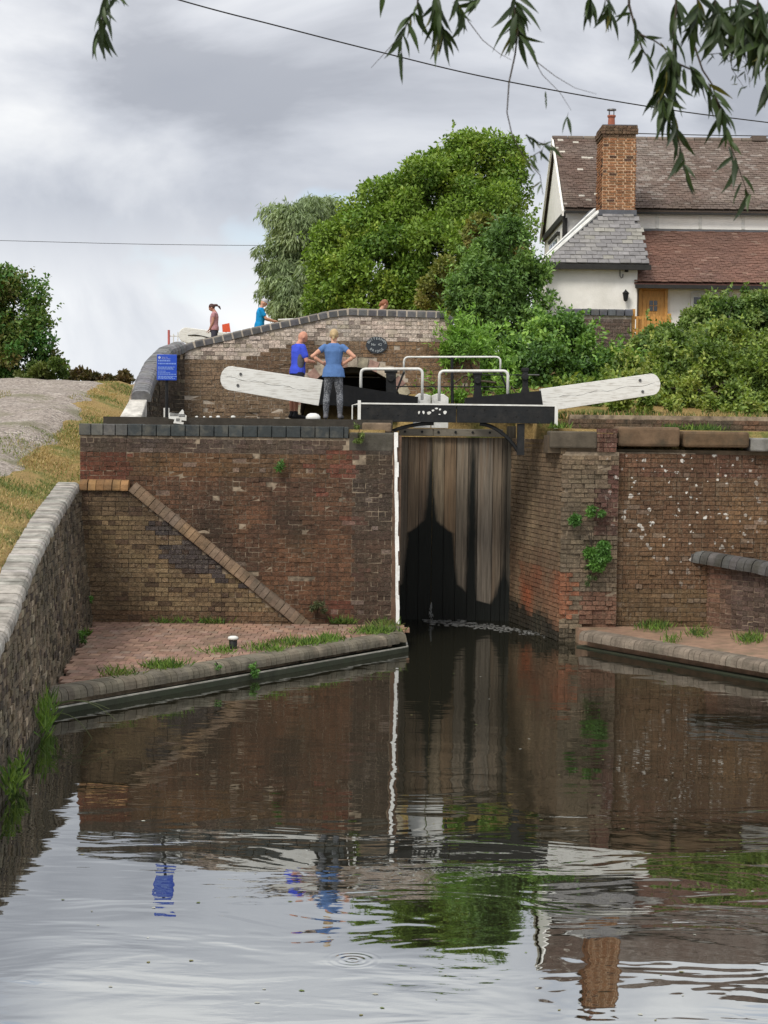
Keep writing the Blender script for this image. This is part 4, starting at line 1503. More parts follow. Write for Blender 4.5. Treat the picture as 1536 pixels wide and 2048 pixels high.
# leak and foam at the foot of the gate
fm = MB()
r2 = random.Random(4)
for k in range(420):
    t = r2.random()
    px_ = 850 + 250 * t ** 1.1
    py_ = 1240 + 30 * t ** 1.3 + r2.gauss(0, 3.0)
    p = on(px_, py_, 0.004)
    s_ = r2.uniform(0.008, 0.035) * (1.1 - 0.7 * t)
    n = 6
    ph = r2.random() * 6
    fm.add([(p.x + s_ * 2.0 * math.cos(2 * math.pi * i / n + ph) * r2.uniform(.5, 1.2), p.y + s_ * 3 * math.sin(2 * math.pi * i / n + ph), 0.004 + 0.001 * (k % 3)) for i in range(n)], [tuple(range(n))], (0.25, 0.26, 0.26))
tag(fm.build('foam', m_plain('foam', (0.20, 0.205, 0.20), 0.7, 0.2, 20, bumpy=0)), 'thin foam drifting from the leaking gate', kind='stuff')
fl = MB()
for k in range(70):
    p = on(r2.uniform(60, 1530), r2.uniform(1330, 2040), 0.003)
    s_ = r2.uniform(0.006, 0.018)
    ph = r2.random() * 6
    fl.add([(p.x + s_ * math.cos(ph + 2 * math.pi * i / 5) * (1.6 if i % 2 else 1), p.y + s_ * math.sin(ph + 2 * math.pi * i / 5), 0.003 + 0.002 * (i == 0)) for i in range(5)], [(0, 1, 2, 3, 4)], r2.choice([(0.35, 0.35, 0.30), (0.16, 0.15, 0.06), (0.10, 0.13, 0.04)]))
tag(fl.build('floating_specks', M_PAVE), 'tiny leaves and specks floating on the water', kind='stuff')
sp = MB()
p = on(862, 1243, 0.0)
for k in range(60):
    a_ = r2.uniform(0, 6.28)
    h_ = r2.random() ** 0.7
    rr = 0.07 * (1 - h_) + 0.008
    sp.ball((p.x + rr * math.cos(a_) * r2.random(), p.y + rr * math.sin(a_) * r2.random() - 0.05, 0.01 + 0.36 * h_), (0.006, 0.006, 0.022), 5, 4)
tag(sp.build('leak_spray', m_plain('spray', (0.22, 0.23, 0.23), 0.4, 0.2, 20, bumpy=0)), 'small white spurt of water leaking at the gate foot', 'spray', kind='thing')

# ------------------------------------------------------------------ the cottage
hs = thing('cottage', 'white rendered cottage with tiled roofs and tall orange brick chimney on the bank', 'house', (7, 46, 5.4))
GZ = 5.3


def wallbox(lo, hi, nm='wall', mat=M_RENDER):
    return MB().box(lo, hi, (0.6, 0.6, 0.6)).build(nm, mat, hs)


main = MB()
main.add([(4.78, 46, GZ), (13, 46, GZ), (13, 46, 9.72), (4.78, 46, 9.72), (4.78, 52, GZ), (13, 52, GZ), (13, 52, 9.72), (4.78, 52, 9.72), (4.78, 49, 11.95), (13, 49, 11.95)], [(0, 1, 2, 3), (5, 4, 7, 6), (4, 0, 3, 8, 7), (1, 5, 6, 9, 2)], (0.6, 0.6, 0.6))
main.build('wall', M_RENDER, hs)
wallbox((4.03, 43.0, GZ), (6.3, 45.99, 8.0))
wallbox((6.302, 43.4, GZ), (12.9, 45.98, 7.62))


def roof_tiles(par, o, ux, us, W, S, tw, th, colour, thick=0.016, name='tile', mat=M_TILE, inside=None, mass=None):
    """o: eave corner, ux along the eave, us up the slope"""
    o, ux, us = Vector(o), Vector(ux).normalized(), Vector(us).normalized()
    n = ux.cross(us).normalized()
    us2 = (us + n * -0.09).normalized()
    n2 = ux.cross(us2).normalized()
    items = []
    for r in range(int(S / th)):
        x = -(tw / 2 if r % 2 else 0)
        while x < W:
            a_, c_ = max(0, x), min(W, x + tw)
            x += tw
            if c_ - a_ < tw * 0.3:
                continue
            u_, v_ = (a_ + c_) / 2, (r + 0.5) * th
            if inside and not inside(u_, v_):
                continue
            p = o + ux * u_ + us * v_ + n * (0.03 + rnd.uniform(-0.006, 0.006))
            items.append((p, ux, us2, n2, (c_ - a_ - 0.008, th * 1.25, thick), colour(u_, v_)))
    pieces(name, par, items, mat, limit=300, jit=0.003, mass=mass)


def ct_main(u, v):
    c = mixc((0.105, 0.070, 0.055), (0.135, 0.105, 0.088), vn(u, v, 1.5))
    if u > 1.5:
        c = mixc(c, (0.235, 0.20, 0.175), 0.5 * vn(u, v, 2.2))
        if rnd.random() < 0.3 * vn(u + 9, v, 1.1):
            c = mixc(c, (0.33, 0.30, 0.27), 0.35)
    elif rnd.random() < 0.04:
        c = (0.4, 0.37, 0.32)
    if v < 0.5:
        c = mixc(c, (0.07, 0.05, 0.04), 0.5)
    return vary(c, 0.16, 0.01)


def ct_red(u, v):
    c = mixc((0.160, 0.086, 0.063), (0.120, 0.070, 0.054), vn(u, v, 1.4))
    if rnd.random() < 0.03:
        c = mixc(c, (0.3, 0.22, 0.17), 0.35)
    return vary(c, 0.13, 0.01)


e0, r0 = Vector((4.72, 45.78, 9.68)), Vector((4.72, 49.0, 12.05))
rf = MB().extrude([e0, (13, 45.78, 9.68), (13, 49.0, 12.05), r0], (0, 0.02, 0.05), (0.07, 0.055, 0.045)).build('roof', M_TILE, hs)
MB().extrude([(4.66, 52.28, 9.60), r0, (13, 49.0, 12.05), (13, 52.28, 9.60)], (0, -0.02, 0.05), (0.07, 0.055, 0.045)).build('rear_slope', M_TILE, rf)
sl = (r0 - e0)
roof_tiles(rf, e0 + Vector((0, 0, 0.06)), (1, 0, 0), sl, 6.2, sl.length, 0.17, 0.115, ct_main, mass='tiling')
x_ = 4.66
while x_ < 11:
    MB().tube([(x_ + .01, 49.0, 12.1), (x_ + .44, 49.0, 12.1)], 0.10, 8, vary((0.15, 0.12, 0.10), 0.25)).build('ridge_tile', M_TILE, rf)
    x_ += 0.45
MB().box((4.72, 45.71, 9.60), (12, 45.78, 9.66)).build('gutter', M_DARKWOOD, hs)
MB().box((10.35, 48.85, 12.1), (10.75, 49.15, 12.24), (0.12, 0.095, 0.08)).build('ridge_vent', M_TILE, hs)
# gable barge and timber
for a_, c_ in (((4.70, 45.7, 9.52), (4.70, 49.0, 12.0)), ((4.70, 52.3, 9.52), (4.70, 49.0, 12.0))):
    MB().extrude([Vector(a_), Vector(c_), Vector(c_) + Vector((0, 0, 0.14)), Vector(a_) + Vector((0, 0, 0.14))], (-0.05, 0, 0)).build('bargeboard', M_RENDER, hs)
MB().box((4.70, 46.0, 9.50), (4.775, 52.0, 9.66)).build('timber_beam', M_DARKWOOD, hs)
MB().box((4.70, 45.93, 8.35), (4.82, 46.04, 9.50)).build('corner_post', M_DARKWOOD, hs)
wf = MB().box((4.72, 47.5, 8.45), (4.775, 49.9, 9.2)).build('window', M_WHITE, hs)
for k in range(3):
    MB().box((4.70, 47.62 + k * 0.77, 8.53), (4.718, 48.2 + k * 0.77, 9.12)).build('pane', M_GLASS, wf)
MB().box((4.69, 47.4, 9.21), (4.775, 50.0, 9.30)).build('window_head', M_DARKWOOD, wf)
# band of render and rail under the main eaves
MB().box((6.5, 45.95, 9.24), (12.9, 45.985, 9.58)).build('wall_band', M_RENDER, hs)
for k in range(5):
    MB().box((7.2 + k * 1.15, 45.93, 9.25), (7.28 + k * 1.15, 45.96, 9.58), (0.7, 0.7, 0.66)).build('wall_stud', M_WHITE, hs)

# red lean-to roof
e1, r1 = Vector((6.22, 42.95, 7.50)), Vector((6.22, 45.97, 9.13))
rr_ = MB().extrude([e1, (12.9, 42.95, 7.50), (12.9, 45.97, 9.13), r1], (0, 0.02, 0.04), (0.1, 0.05, 0.04)).build('lean_to_roof', M_TILE, hs)
sl = r1 - e1
roof_tiles(rr_, e1 + Vector((0, 0, 0.05)), (1, 0, 0), sl, 4.9, sl.length, 0.17, 0.11, ct_red, mass='tiling')
MB().box((6.24, 42.86, 7.40), (12.6, 42.95, 7.49)).build('gutter', M_DARKWOOD, hs)
MB().box((6.45, 45.88, 9.16), (12.6, 45.96, 9.21)).build('flashing', M_LEAD, rr_)

# slate hipped roof round the stack
A_, B_, C_, D_ = Vector((3.93, 42.78, 7.98)), Vector((6.56, 42.78, 7.98)), Vector((6.42, 44.38, 9.42)), Vector((5.48, 44.38, 9.42))
E_, G_ = Vector((3.93, 46.0, 7.98)), Vector((5.48, 46.0, 9.42))
I_, J_ = Vector((6.56, 46.0, 7.98)), Vector((6.42, 46.0, 9.42))
sr = MB()
sr.add([A_, B_, C_, D_, E_, G_, I_, J_], [(0, 1, 2, 3), (4, 0, 3, 5), (1, 6, 7, 2), (3, 2, 7, 5)], (0.10, 0.10, 0.105))
sr = sr.build('slate_roof', M_SLATE, hs)
us_ = (Vector((0, 44.38, 9.42)) - Vector((0, 42.78, 7.98)))


def in_slate(u, v):
    t = v / us_.length
    return (A_.x + (D_.x - A_.x) * t) < 3.93 + u < (B_.x + (C_.x - B_.x) * t)


def cs(u, v):
    c = mixc((0.165, 0.160, 0.160), (0.215, 0.205, 0.198), vn(u, v, 3))
    if rnd.random() < 0.10:
        c = mixc(c, (0.27, 0.265, 0.22), 0.5)
    return vary(c, 0.16, 0.0)


roof_tiles(sr, A_ + Vector((0, 0, 0.01)), (1, 0, 0), us_, 2.63, us_.length, 0.27, 0.165, cs, 0.02, 'slate', M_SLATE, in_slate)
MB().tube([A_ + Vector((-.02, 0, 0.05)), D_ + Vector((-.02, 0, 0.05))], 0.055, 6).build('hip_board', M_WHITE, sr)
MB().extrude([A_ + Vector((0.25, 0.5, 0.35)), A_ + Vector((0.1, 0.4, 0.16)), D_ + Vector((-0.1, 0.1, 0.06)), D_ + Vector((-0.12, 0.2, 0.16))], (-0.06, 0.5, 0.0)).build('lead_valley', M_LEAD, sr)
MB().extrude([A_ + Vector((0.0, 0.3, 0.06)), A_ + Vector((0.0, 0.3, 0.17)), D_ + Vector((-0.08, 0.1, 0.16)), D_ + Vector((-0.08, 0.1, 0.04))], (-0.04, 0.1, 0.0)).build('hip_board', M_WHITE, sr)
MB().box((3.9, 42.72, 7.84), (6.6, 42.80, 7.97)).build('gutter', M_DARKWOOD, hs)
MB().box((5.46, 44.30, 9.38), (6.44, 44.42, 9.52), (0.4, 0.4, 0.38)).build('flashing', M_LEAD, sr)

# chimney stack
ch = MB().box((5.56, 44.43, 9.2), (6.40, 45.62, 11.68), (0.4, 0.3, 0.2)).build('chimney', m_plain('warm_mortar', (0.54, 0.38, 0.25), 0.95, 0.2, 4), hs)
cc_ = lambda u, z: vary(mixc((0.38, 0.185, 0.092), (0.28, 0.132, 0.068), rnd.random()) if rnd.random() > 0.14 else (0.09, 0.05, 0.038), 0.2)
it = face_bricks((5.55, 44.42), (6.41, 44.42), 9.36, 11.40, cc_, course=0.075, length=0.215, joint=0.030, bond=99)
it += face_bricks((5.55, 45.63), (5.55, 44.42), 9.36, 11.40, cc_, course=0.075, length=0.215, joint=0.030, bond=99)
it += face_bricks((6.41, 44.42), (6.41, 45.63), 9.36, 11.40, cc_, course=0.075, length=0.215, joint=0.030, bond=99)
pieces('brick', ch, it, M_BRICK_C, limit=300, mass='brickwork', prefer=lambda c: c[1] < 44.6)
cd_ = lambda u, z: vary((0.13, 0.085, 0.055), 0.25)
for k, o_ in enumerate((0.02, 0.045, 0.045, 0.03)):
    z0 = 11.40 + k * 0.075
    it = face_bricks((5.55 - o_, 44.42 - o_), (6.41 + o_, 44.42 - o_), z0, z0 + 0.0751, cd_, course=0.075, length=0.215, bond=99)
    it += face_bricks((5.55 - o_, 45.63), (5.55 - o_, 44.42 - o_), z0, z0 + 0.0751, cd_, course=0.075, length=0.215, bond=99)
    pieces('cap_brick', ch, it, M_BRICK_C)
MB().box((5.53, 44.40, 11.69), (6.43, 45.6, 11.72), (0.1, 0.09, 0.08)).build('flaunching', M_LEAD, ch)
pt = MB().loft([(5.82, 44.9, 11.72, .115, .115), (5.82, 44.9, 11.76, .115, .115), (5.82, 44.9, 11.78, .095, .095), (5.82, 44.9, 11.98, .085, .085), (5.82, 44.9, 12.0, .11, .11), (5.82, 44.9, 12.04, .11, .11)], 14).build('chimney_pot', M_TERRA, ch)
cw = MB()
for a_ in (0.7, 2.3, 3.9, 5.4):
    cw.tube([(5.82 + .085 * math.cos(a_), 44.9 + .085 * math.sin(a_), 12.03), (5.82 + .085 * math.cos(a_), 44.9 + .085 * math.sin(a_), 12.17)], 0.012, 5)
cw.loft([(5.82, 44.9, 12.17, .125, .125), (5.82, 44.9, 12.20, .12, .12)], 12)
cw.build('cowl', M_METAL, pt) if False else cw.build('cowl', M_METAL, ch)

# door, porch window and wall fittings
dx0, dx1 = 6.41, 7.10
dr = MB().box((dx0 + .06, 43.32, GZ), (dx1 - .06, 43.398, 7.38), (0.4, 0.2, 0.06)).build('door', M_OAK, hs)
for k in range(5):
    MB().box((dx0 + .075 + k * .112, 43.305, GZ + .03), (dx0 + .18 + k * .112, 43.319, 7.22)).build('board', M_OAK, dr)
MB().box((6.66, 43.29, 6.86), (6.86, 43.304, 7.12)).build('pane', M_GLASS, dr)
for p in (((6.753, 43.28, 6.86), (6.767, 43.289, 7.12)), ((6.66, 43.28, 6.983), (6.86, 43.289, 6.997))):
    MB().box(*p).build('glazing_bar', M_OAK, dr)
MB().ball((7.0, 43.27, 6.45), 0.03, 8, 6).build('handle', M_IRON, dr)
df = MB()
df.box((dx0 - .02, 43.27, GZ), (dx0 + .058, 43.395, 7.47)); df.box((dx1 - .058, 43.27, GZ), (dx1 + .02, 43.395, 7.47)); df.box((dx0 + .06, 43.27, 7.385), (dx1 - .06, 43.395, 7.47))
df.build('door_frame', M_OAK, hs)
wf = MB().box((7.72, 43.33, 6.55), (8.75, 43.398, 7.34)).build('window', M_WHITE, hs)
for k in range(3):
    MB().box((7.79 + k * 0.31, 43.315, 6.63), (8.06 + k * 0.31, 43.329, 7.22)).build('pane', M_GLASS, wf)
MB().box((6.3, 43.33, 7.39), (12.5, 43.395, 7.50)).build('eaves_board', M_WHITE, hs)
lp = at(1251, 593, 42.9)
lm = MB()
lm.loft([(lp.x, 42.86, lp.z - .13, .01, .01), (lp.x, 42.86, lp.z - .10, .05, .05), (lp.x, 42.86, lp.z + .06, .075, .075), (lp.x, 42.86, lp.z + .08, .09, .09), (lp.x, 42.86, lp.z + .15, .02, .02)], 8)
lm.tube([(lp.x, 42.99, lp.z + .05), (lp.x, 42.92, lp.z + .17), (lp.x, 42.86, lp.z + .16)], 0.014, 6)
lm.build('wall_lantern', M_IRON, hs)
hk = [at(1240, 536, 42.97), at(1240, 552, 42.97), at(1242.5, 556, 42.97), at(1245.5, 554, 42.97), at(1246, 548, 42.97)]
MB().tube(hk, 0.013, 6).build('cable_hook', M_METAL, hs)
v_ = at(1253, 540, 42.99)
MB().box((v_.x - .045, 42.96, v_.z - .05), (v_.x + .045, 42.999, v_.z + .05)).build('vent', M_DARKWOOD, hs)

# garden wall and gate in front of the cottage
gw = thing('garden_wall', 'short brick garden wall with blue coping in front of the cottage', 'wall', (5.4, 40.6, 5.2))
g0, g1 = at(1130, 630, 40.6), at(1263, 630, 40.6)
MB().box((g0.x, 40.61, 5.0), (g1.x, 40.9, g0.z)).build('mortar_core', M_MORTAR_P, gw)
pieces('brick', gw, face_bricks((g0.x, 40.6), (g1.x, 40.6), 5.2, g0.z, lambda u, z: vary(mixc((0.17, 0.12, 0.095), (0.12, 0.09, 0.08), rnd.random()), 0.25)), M_BRICK_B)
run_coping('coping_brick', gw, [(g0.x, 40.74, g0.z), (g1.x + .03, 40.74, g0.z)], 0.19, bull(0.40, 0.15, 0.03), M_BLUE, lambda k, p: vary((0.085, 0.088, 0.10), 0.2), gap=0.025)
gg = thing('garden_gate', 'small orange wooden garden gate beside the brick garden wall', 'gate', (6.1, 40.75, 5.3))
q0, q1 = at(1268, 628, 40.7), at(1338, 650, 40.7)
MB().box((q0.x - .05, 40.7, 5.3), (q0.x + .03, 40.8, q0.z + .12)).build('post', M_OAK, gg)
MB().box((q1.x - .03, 40.7, 5.3), (q1.x + .05, 40.8, q0.z + .02)).build('post', M_OAK, gg)
for zz_ in (q0.z - .12, q0.z - .42):
    MB().box((q0.x + .032, 40.73, zz_), (q1.x - .032, 40.77, zz_ + .07)).build('rail', M_OAK, gg)
for k in range(6):
    xx = q0.x + .08 + k * (q1.x - q0.x - .16) / 5
    MB().box((xx - .025, 40.70, 5.4), (xx + .025, 40.729, q0.z - .03 - .03 * math.cos(k * 1.2))).build('pale', M_OAK, gg)


# ------------------------------------------------------------------ foliage
def leaf_mesh(name, P, T, Nn, Ln, Wd, cols, mat):
    """one folded four-cornered leaf per point"""
    n = len(P)
    S_ = np.cross(T, Nn)
    S_ /= np.linalg.norm(S_, axis=1, keepdims=True) + 1e-9
    V = np.empty((n, 4, 3), dtype=np.float32)
    V[:, 0] = P
    V[:, 1] = P + T * (Ln * 0.45)[:, None] + S_ * (Wd * 0.5)[:, None] + Nn * (Wd * 0.15)[:, None]
    V[:, 2] = P + T * Ln[:, None]
    V[:, 3] = P + T * (Ln * 0.45)[:, None] - S_ * (Wd * 0.5)[:, None] + Nn * (Wd * 0.15)[:, None]
    me = bpy.data.meshes.new(name)
    me.vertices.add(n * 4)
    me.vertices.foreach_set('co', V.ravel())
    me.loops.add(n * 4)
    me.loops.foreach_set('vertex_index', np.arange(n * 4, dtype=np.int32))
    me.polygons.add(n)
    me.polygons.foreach_set('loop_start', np.arange(0, n * 4, 4, dtype=np.int32))
    me.polygons.foreach_set('loop_total', np.full(n, 4, dtype=np.int32))
    me.update(calc_edges=True)
    set_cols(me, np.clip(cols, 0.003, 1))
    me.materials.append(mat)
    return me


def unit(a):
    return a / (np.linalg.norm(a, axis=1, keepdims=True) + 1e-9)


def crown(name, blobs, n, leaf, palette, parent, droop=0.0, sub=14, subr=(0.28, 0.45), mat=None, aspect=0.55, up=0.35, seed=0, ragged=0.25, shoots=0):
    """leaves on clumps that sit on larger rounded masses: blobs = (centre, (rx, ry, rz))"""
    g = np.random.default_rng(seed + 101)
    cen, rad, ton = [], [], []
    wts = []
    for (c, r) in blobs:
        m = max(4, int(sub * (r[0] * r[2]) ** 0.5 / 1.0))
        d = unit(g.normal(size=(m, 3)))
        k = g.uniform(0.55, 1.0, m)[:, None] ** 0.5
        p = np.array(c) + d * np.array(r) * k * 0.85
        rr = g.uniform(subr[0], subr[1], m) * min(r)
        cen.append(p)
        rad.append(rr)
        ton.append(g.random(m))
    cen, rad, ton = np.concatenate(cen), np.concatenate(rad), np.concatenate(ton)
    pr = rad ** 2
    idx = g.choice(len(cen), size=n, p=pr / pr.sum())
    d = unit(g.normal(size=(n, 3)) + np.array([0, -0.15, 0.1]))
    sh = np.clip(1.0 - np.abs(g.normal(0, ragged, n)), 0.25, 1.0) + (g.random(n) < 0.07) * g.uniform(0.05, 0.4, n)
    P = cen[idx] + d * (rad[idx] * sh)[:, None] * np.array([1.0, 1.0, 0.85])
    if shoots:
        # leafy shoots that stand out of the outline
        ns, per = shoots, 14
        si = g.choice(len(cen), size=ns, p=pr / pr.sum())
        sd = unit(g.normal(size=(ns, 3)) * np.array([0.8, 0.8, 0.5]) + np.array([0, -0.25, 0.75 - droop]))
        s0 = cen[si] + sd * (rad[si] * 0.8)[:, None]
        sl_ = g.uniform(2.0, 5.5, ns) * leaf
        q = min(ns * per, n)
        kk = np.arange(q) // per
        tt = g.random(q)
        P[:q] = s0[kk] + sd[kk] * (sl_[kk] * tt)[:, None] + g.normal(0, 0.12 * leaf, (q, 3))
        idx[:q] = si[kk]
    T = unit(d * 0.6 + g.normal(size=(n, 3)) * 0.7 + np.array([0, 0, -droop]))
    Nn = unit(d * 0.5 + g.normal(size=(n, 3)) * 0.55 + np.array([0, 0, up]))
    Ln = leaf * g.uniform(0.65, 1.3, n)
    pal = np.array(palette)
    t = np.clip(ton[idx] * 0.75 + g.random(n) * 0.35, 0, 0.999) * (len(pal) - 1)
    i0 = t.astype(int)
    f = (t - i0)[:, None]
    cols = pal[i0] * (1 - f) + pal[i0 + 1] * f
    cols = cols * g.uniform(0.7, 1.3, n)[:, None]
    me = leaf_mesh(name, P.astype(np.float32), T, Nn, Ln, Ln * aspect, cols, mat or M_LEAF)
    return new_obj(name, me, parent)


def pb(px, py, Y, rpx, ry=None, sq=1.0):
    """a rounded mass measured in the photo: centre, radius in photo pixels, taken to its distance"""
    c = at(px, py, Y)
    r = rpx / F * Y
    return (tuple(c), (r, ry or r, r * sq))


def trunk(base, tips, r0, parent, seed=0):
    g = random.Random(seed)
    b_ = MB()
    base = Vector(base)
    top = Vector((sum(t[0] for t in tips) / len(tips), sum(t[1] for t in tips) / len(tips), base.z + 0.45 * (max(t[2] for t in tips) - base.z)))
    n = 6
    pts = [base.lerp(top, k / n) + Vector((g.uniform(-.06, .06), g.uniform(-.06, .06), 0)) * (1 if k else 0) for k in range(n + 1)]
    b_.tube(pts, [r0 * (1.25 - 0.6 * k / n) for k in range(n + 1)], 9)
    for t in tips:
        t = Vector(t)
        s_ = pts[g.randint(3, n)]
        m_ = [s_.lerp(t, k / 5) + Vector((g.uniform(-.1, .1), g.uniform(-.1, .1), 0.12 * math.sin(k / 5 * 3.1))) * (1 if 0 < k < 5 else 0) for k in range(6)]
        b_.tube(m_, [r0 * 0.5 * (1 - 0.8 * k / 5) for k in range(6)], 6)
    return b_.build('trunk', M_BARK, parent, smooth=True)


def tree(name, label, blobs, n, leaf, pal, base, r0, cat='tree', group=None, **kw):
    t = thing(name, label, cat, base, group)
    crown('crown', blobs, n, leaf, pal, t, **kw)
    trunk(base, [b_[0] for b_ in blobs][:8], r0, t, kw.get('seed', 0))
    return t


G1, G2, G3, G4 = (0.06, 0.125, 0.022), (0.12, 0.215, 0.03), (0.18, 0.28, 0.04), (0.27, 0.34, 0.05)
mb_ = [pb(815, 392, 52.5, 62), pb(865, 350, 53, 50), pb(930, 305, 53, 42), pb(720, 470, 51.5, 60), pb(655, 545, 51.5, 48), pb(650, 600, 51, 45), pb(740, 610, 50.5, 55), pb(955, 355, 53, 88), pb(860, 400, 52, 92), pb(760, 440, 52, 82), pb(690, 500, 51.5, 72), pb(770, 540, 51, 90), pb(880, 520, 51, 100), pb(975, 450, 52, 92), pb(1010, 380, 53, 56), pb(1005, 320, 53, 50), pb(900, 335, 53, 50), pb(690, 575, 51, 60), pb(810, 600, 51, 70), pb(940, 590, 51, 80), pb(1005, 480, 52, 50)]
tree('maple_tree', 'large bushy bright green tree behind the brick bridge', mb_, 120000, 0.125, [G1, G2, G3, G3, G4], (1.8, 52, 5.4), 0.28, seed=1, sub=24, shoots=160, ragged=0.26, subr=(0.24, 0.40))
wb = [pb(660, 600, 58, 62), pb(690, 560, 58, 50), pb(600, 460, 60, 72), pb(562, 520, 60, 50), pb(640, 430, 61, 50), pb(620, 560, 59, 75), pb(560, 580, 59.5, 46), pb(650, 510, 60, 60), pb(600, 610, 59, 60), pb(540, 560, 60, 28)]
tree('willow_tree', 'grey-green drooping willow tree at the left of the tree line', wb, 42000, 0.24, [(0.1452, 0.2024, 0.0935), (0.2178, 0.2846, 0.1375), (0.3036, 0.3668, 0.187)], (-2.6, 60, 5.6), 0.25, droop=1.6, aspect=0.2, seed=2, sub=16)
yb = [pb(960, 470, 47, 42), pb(900, 560, 47, 50), pb(1010, 520, 47, 45), pb(860, 590, 47, 42), pb(940, 610, 47, 50)]
tree('hawthorn_tree', 'olive and rust tinted thorn tree in front of the large green tree', yb, 20000, 0.115, [(0.096, 0.126, 0.03), (0.156, 0.186, 0.042), (0.228, 0.228, 0.054), (0.216, 0.162, 0.06)], (2.4, 47, 5.4), 0.13, seed=3)
db = [pb(1000, 520, 42, 62), pb(1020, 488, 42, 42), pb(960, 580, 42, 62), pb(1040, 570, 42, 58), pb(1000, 640, 42, 70), pb(925, 610, 42, 34), pb(1055, 550, 42, 28), pb(1075, 630, 42, 42), pb(1085, 600, 42, 24)]
tree('elder_tree', 'dark blue-green leafy tree beside the cottage gable', db, 42000, 0.12, [(0.0709, 0.14, 0.0364), (0.1255, 0.2274, 0.0583), (0.2025, 0.3237, 0.0778)], (3.0, 42, 5.3), 0.14, seed=4, aspect=0.4, sub=22, shoots=420, ragged=0.4)
lb = [pb(20, 640, 50, 80), pb(-30, 600, 50, 80), pb(75, 690, 50, 52), pb(-60, 690, 50, 90), pb(30, 720, 49.5, 62), pb(100, 730, 50, 34), pb(-20, 560, 50, 40)]
tree('hedge_tree', 'dark russet and green hedgerow tree at the left edge beyond the path', lb, 36000, 0.13, [(0.0319, 0.09, 0.0225), (0.0638, 0.165, 0.0312), (0.1222, 0.18, 0.04), (0.1594, 0.1276, 0.0375)], (-11.4, 50, 5.0), 0.2, seed=5, shoots=300, ragged=0.4)
l2 = [pb(70, 745, 48.5, 30), pb(110, 738, 48.5, 24), pb(40, 755, 48.5, 22), pb(90, 760, 48.5, 20)]
tree('hedge_bush', 'bright green low bush at the foot of the left hedgerow tree', l2, 5000, 0.12, [(0.04, 0.08, 0.02), (0.09, 0.14, 0.03), (0.14, 0.16, 0.04)], (-9.9, 48.5, 4.8), 0.05, 'bush', seed=6)
for k, (px_, py_, rp, lb_) in enumerate(((160, 757, 22, 'russet low bush on the skyline right of the left hedgerow tree'), (205, 758, 20, 'thorny low bush on the skyline midway along the path crest'), (245, 760, 18, 'small thorny bush on the skyline beside the curved bridge coping'))):
    tree('skyline_bush', lb_, [pb(px_, py_, 56, rp), pb(px_ + 12, py_ + 6, 56, rp * .8), pb(px_ - 14, py_ + 5, 56, rp * .7)], 1500, 0.13, [(0.05, 0.05, 0.02), (0.09, 0.08, 0.03), (0.12, 0.07, 0.03)], tuple(at(px_, 785, 56)), 0.04, 'bush', 'low bushes along the path crest', seed=7 + k, ragged=0.5)
# right bank
hb = [pb(930, 690, 35.7, 38), pb(908, 715, 35.7, 32), pb(915, 660, 35.8, 20), pb(880, 800, 35.7, 22), pb(925, 803, 35.5, 24), pb(970, 803, 35.3, 24), pb(1012, 800, 35.3, 26), pb(1060, 800, 35.0, 24), pb(915, 745, 37.2, 52), pb(960, 715, 37.4, 45), pb(900, 700, 37.4, 30), pb(940, 785, 37, 55), pb(890, 785, 37, 36), pb(985, 760, 37.2, 45)]
tree('bank_shrub', 'bright lime green shrub right of the bridge arch', hb, 26000, 0.12, [(0.1035, 0.2139, 0.0386), (0.1725, 0.3243, 0.0497), (0.2484, 0.3933, 0.069)], (1.9, 37.2, 4.2), 0.06, 'shrub', seed=12, aspect=0.3, droop=-0.5, shoots=420, ragged=0.5, sub=24)
ib = [pb(1060, 700, 38, 52), pb(1130, 690, 38, 56), pb(1180, 738, 38, 44), pb(1100, 750, 37.4, 56), pb(1180, 770, 37.2, 46), pb(1040, 760, 37.4, 42), pb(1230, 735, 37.6, 34), pb(1150, 665, 38.6, 30), pb(1090, 665, 38.6, 34), pb(1120, 650, 38.6, 24), pb(1260, 755, 37, 34), pb(1000, 780, 36.8, 34), pb(960, 800, 36.4, 26)]
tree('bank_shrub', 'dark green shrub on the bank above the right balance beam', ib, 60000, 0.11, [(0.0486, 0.0972, 0.0324), (0.0972, 0.1944, 0.0454), (0.1782, 0.316, 0.0616), (0.243, 0.3806, 0.0728)], (4.1, 37.6, 4.6), 0.07, 'shrub', seed=13, shoots=520, ragged=0.45, sub=26)
jb = [pb(1345, 690, 40.2, 42), pb(1400, 660, 40.4, 46), pb(1460, 632, 40.6, 48), pb(1520, 645, 40.6, 54), pb(1440, 690, 40, 60), pb(1290, 705, 40, 34), pb(1370, 715, 39.6, 46), pb(1575, 620, 40.8, 56), pb(1510, 705, 40, 60), pb(1420, 620, 40.6, 26), pb(1490, 600, 40.8, 22), pb(1300, 690, 39.9, 34), pb(1335, 678, 39.9, 32), pb(1275, 705, 39.8, 30)]
tree('garden_hedge', 'tall rounded hedge hiding the lower windows of the cottage', jb, 66000, 0.10, [(0.0466, 0.093, 0.0292), (0.093, 0.1661, 0.0399), (0.1594, 0.2391, 0.0558), (0.2193, 0.2722, 0.0797)], (8.0, 40.4, 5.2), 0.09, 'hedge', seed=14, shoots=300, ragged=0.4, sub=28)
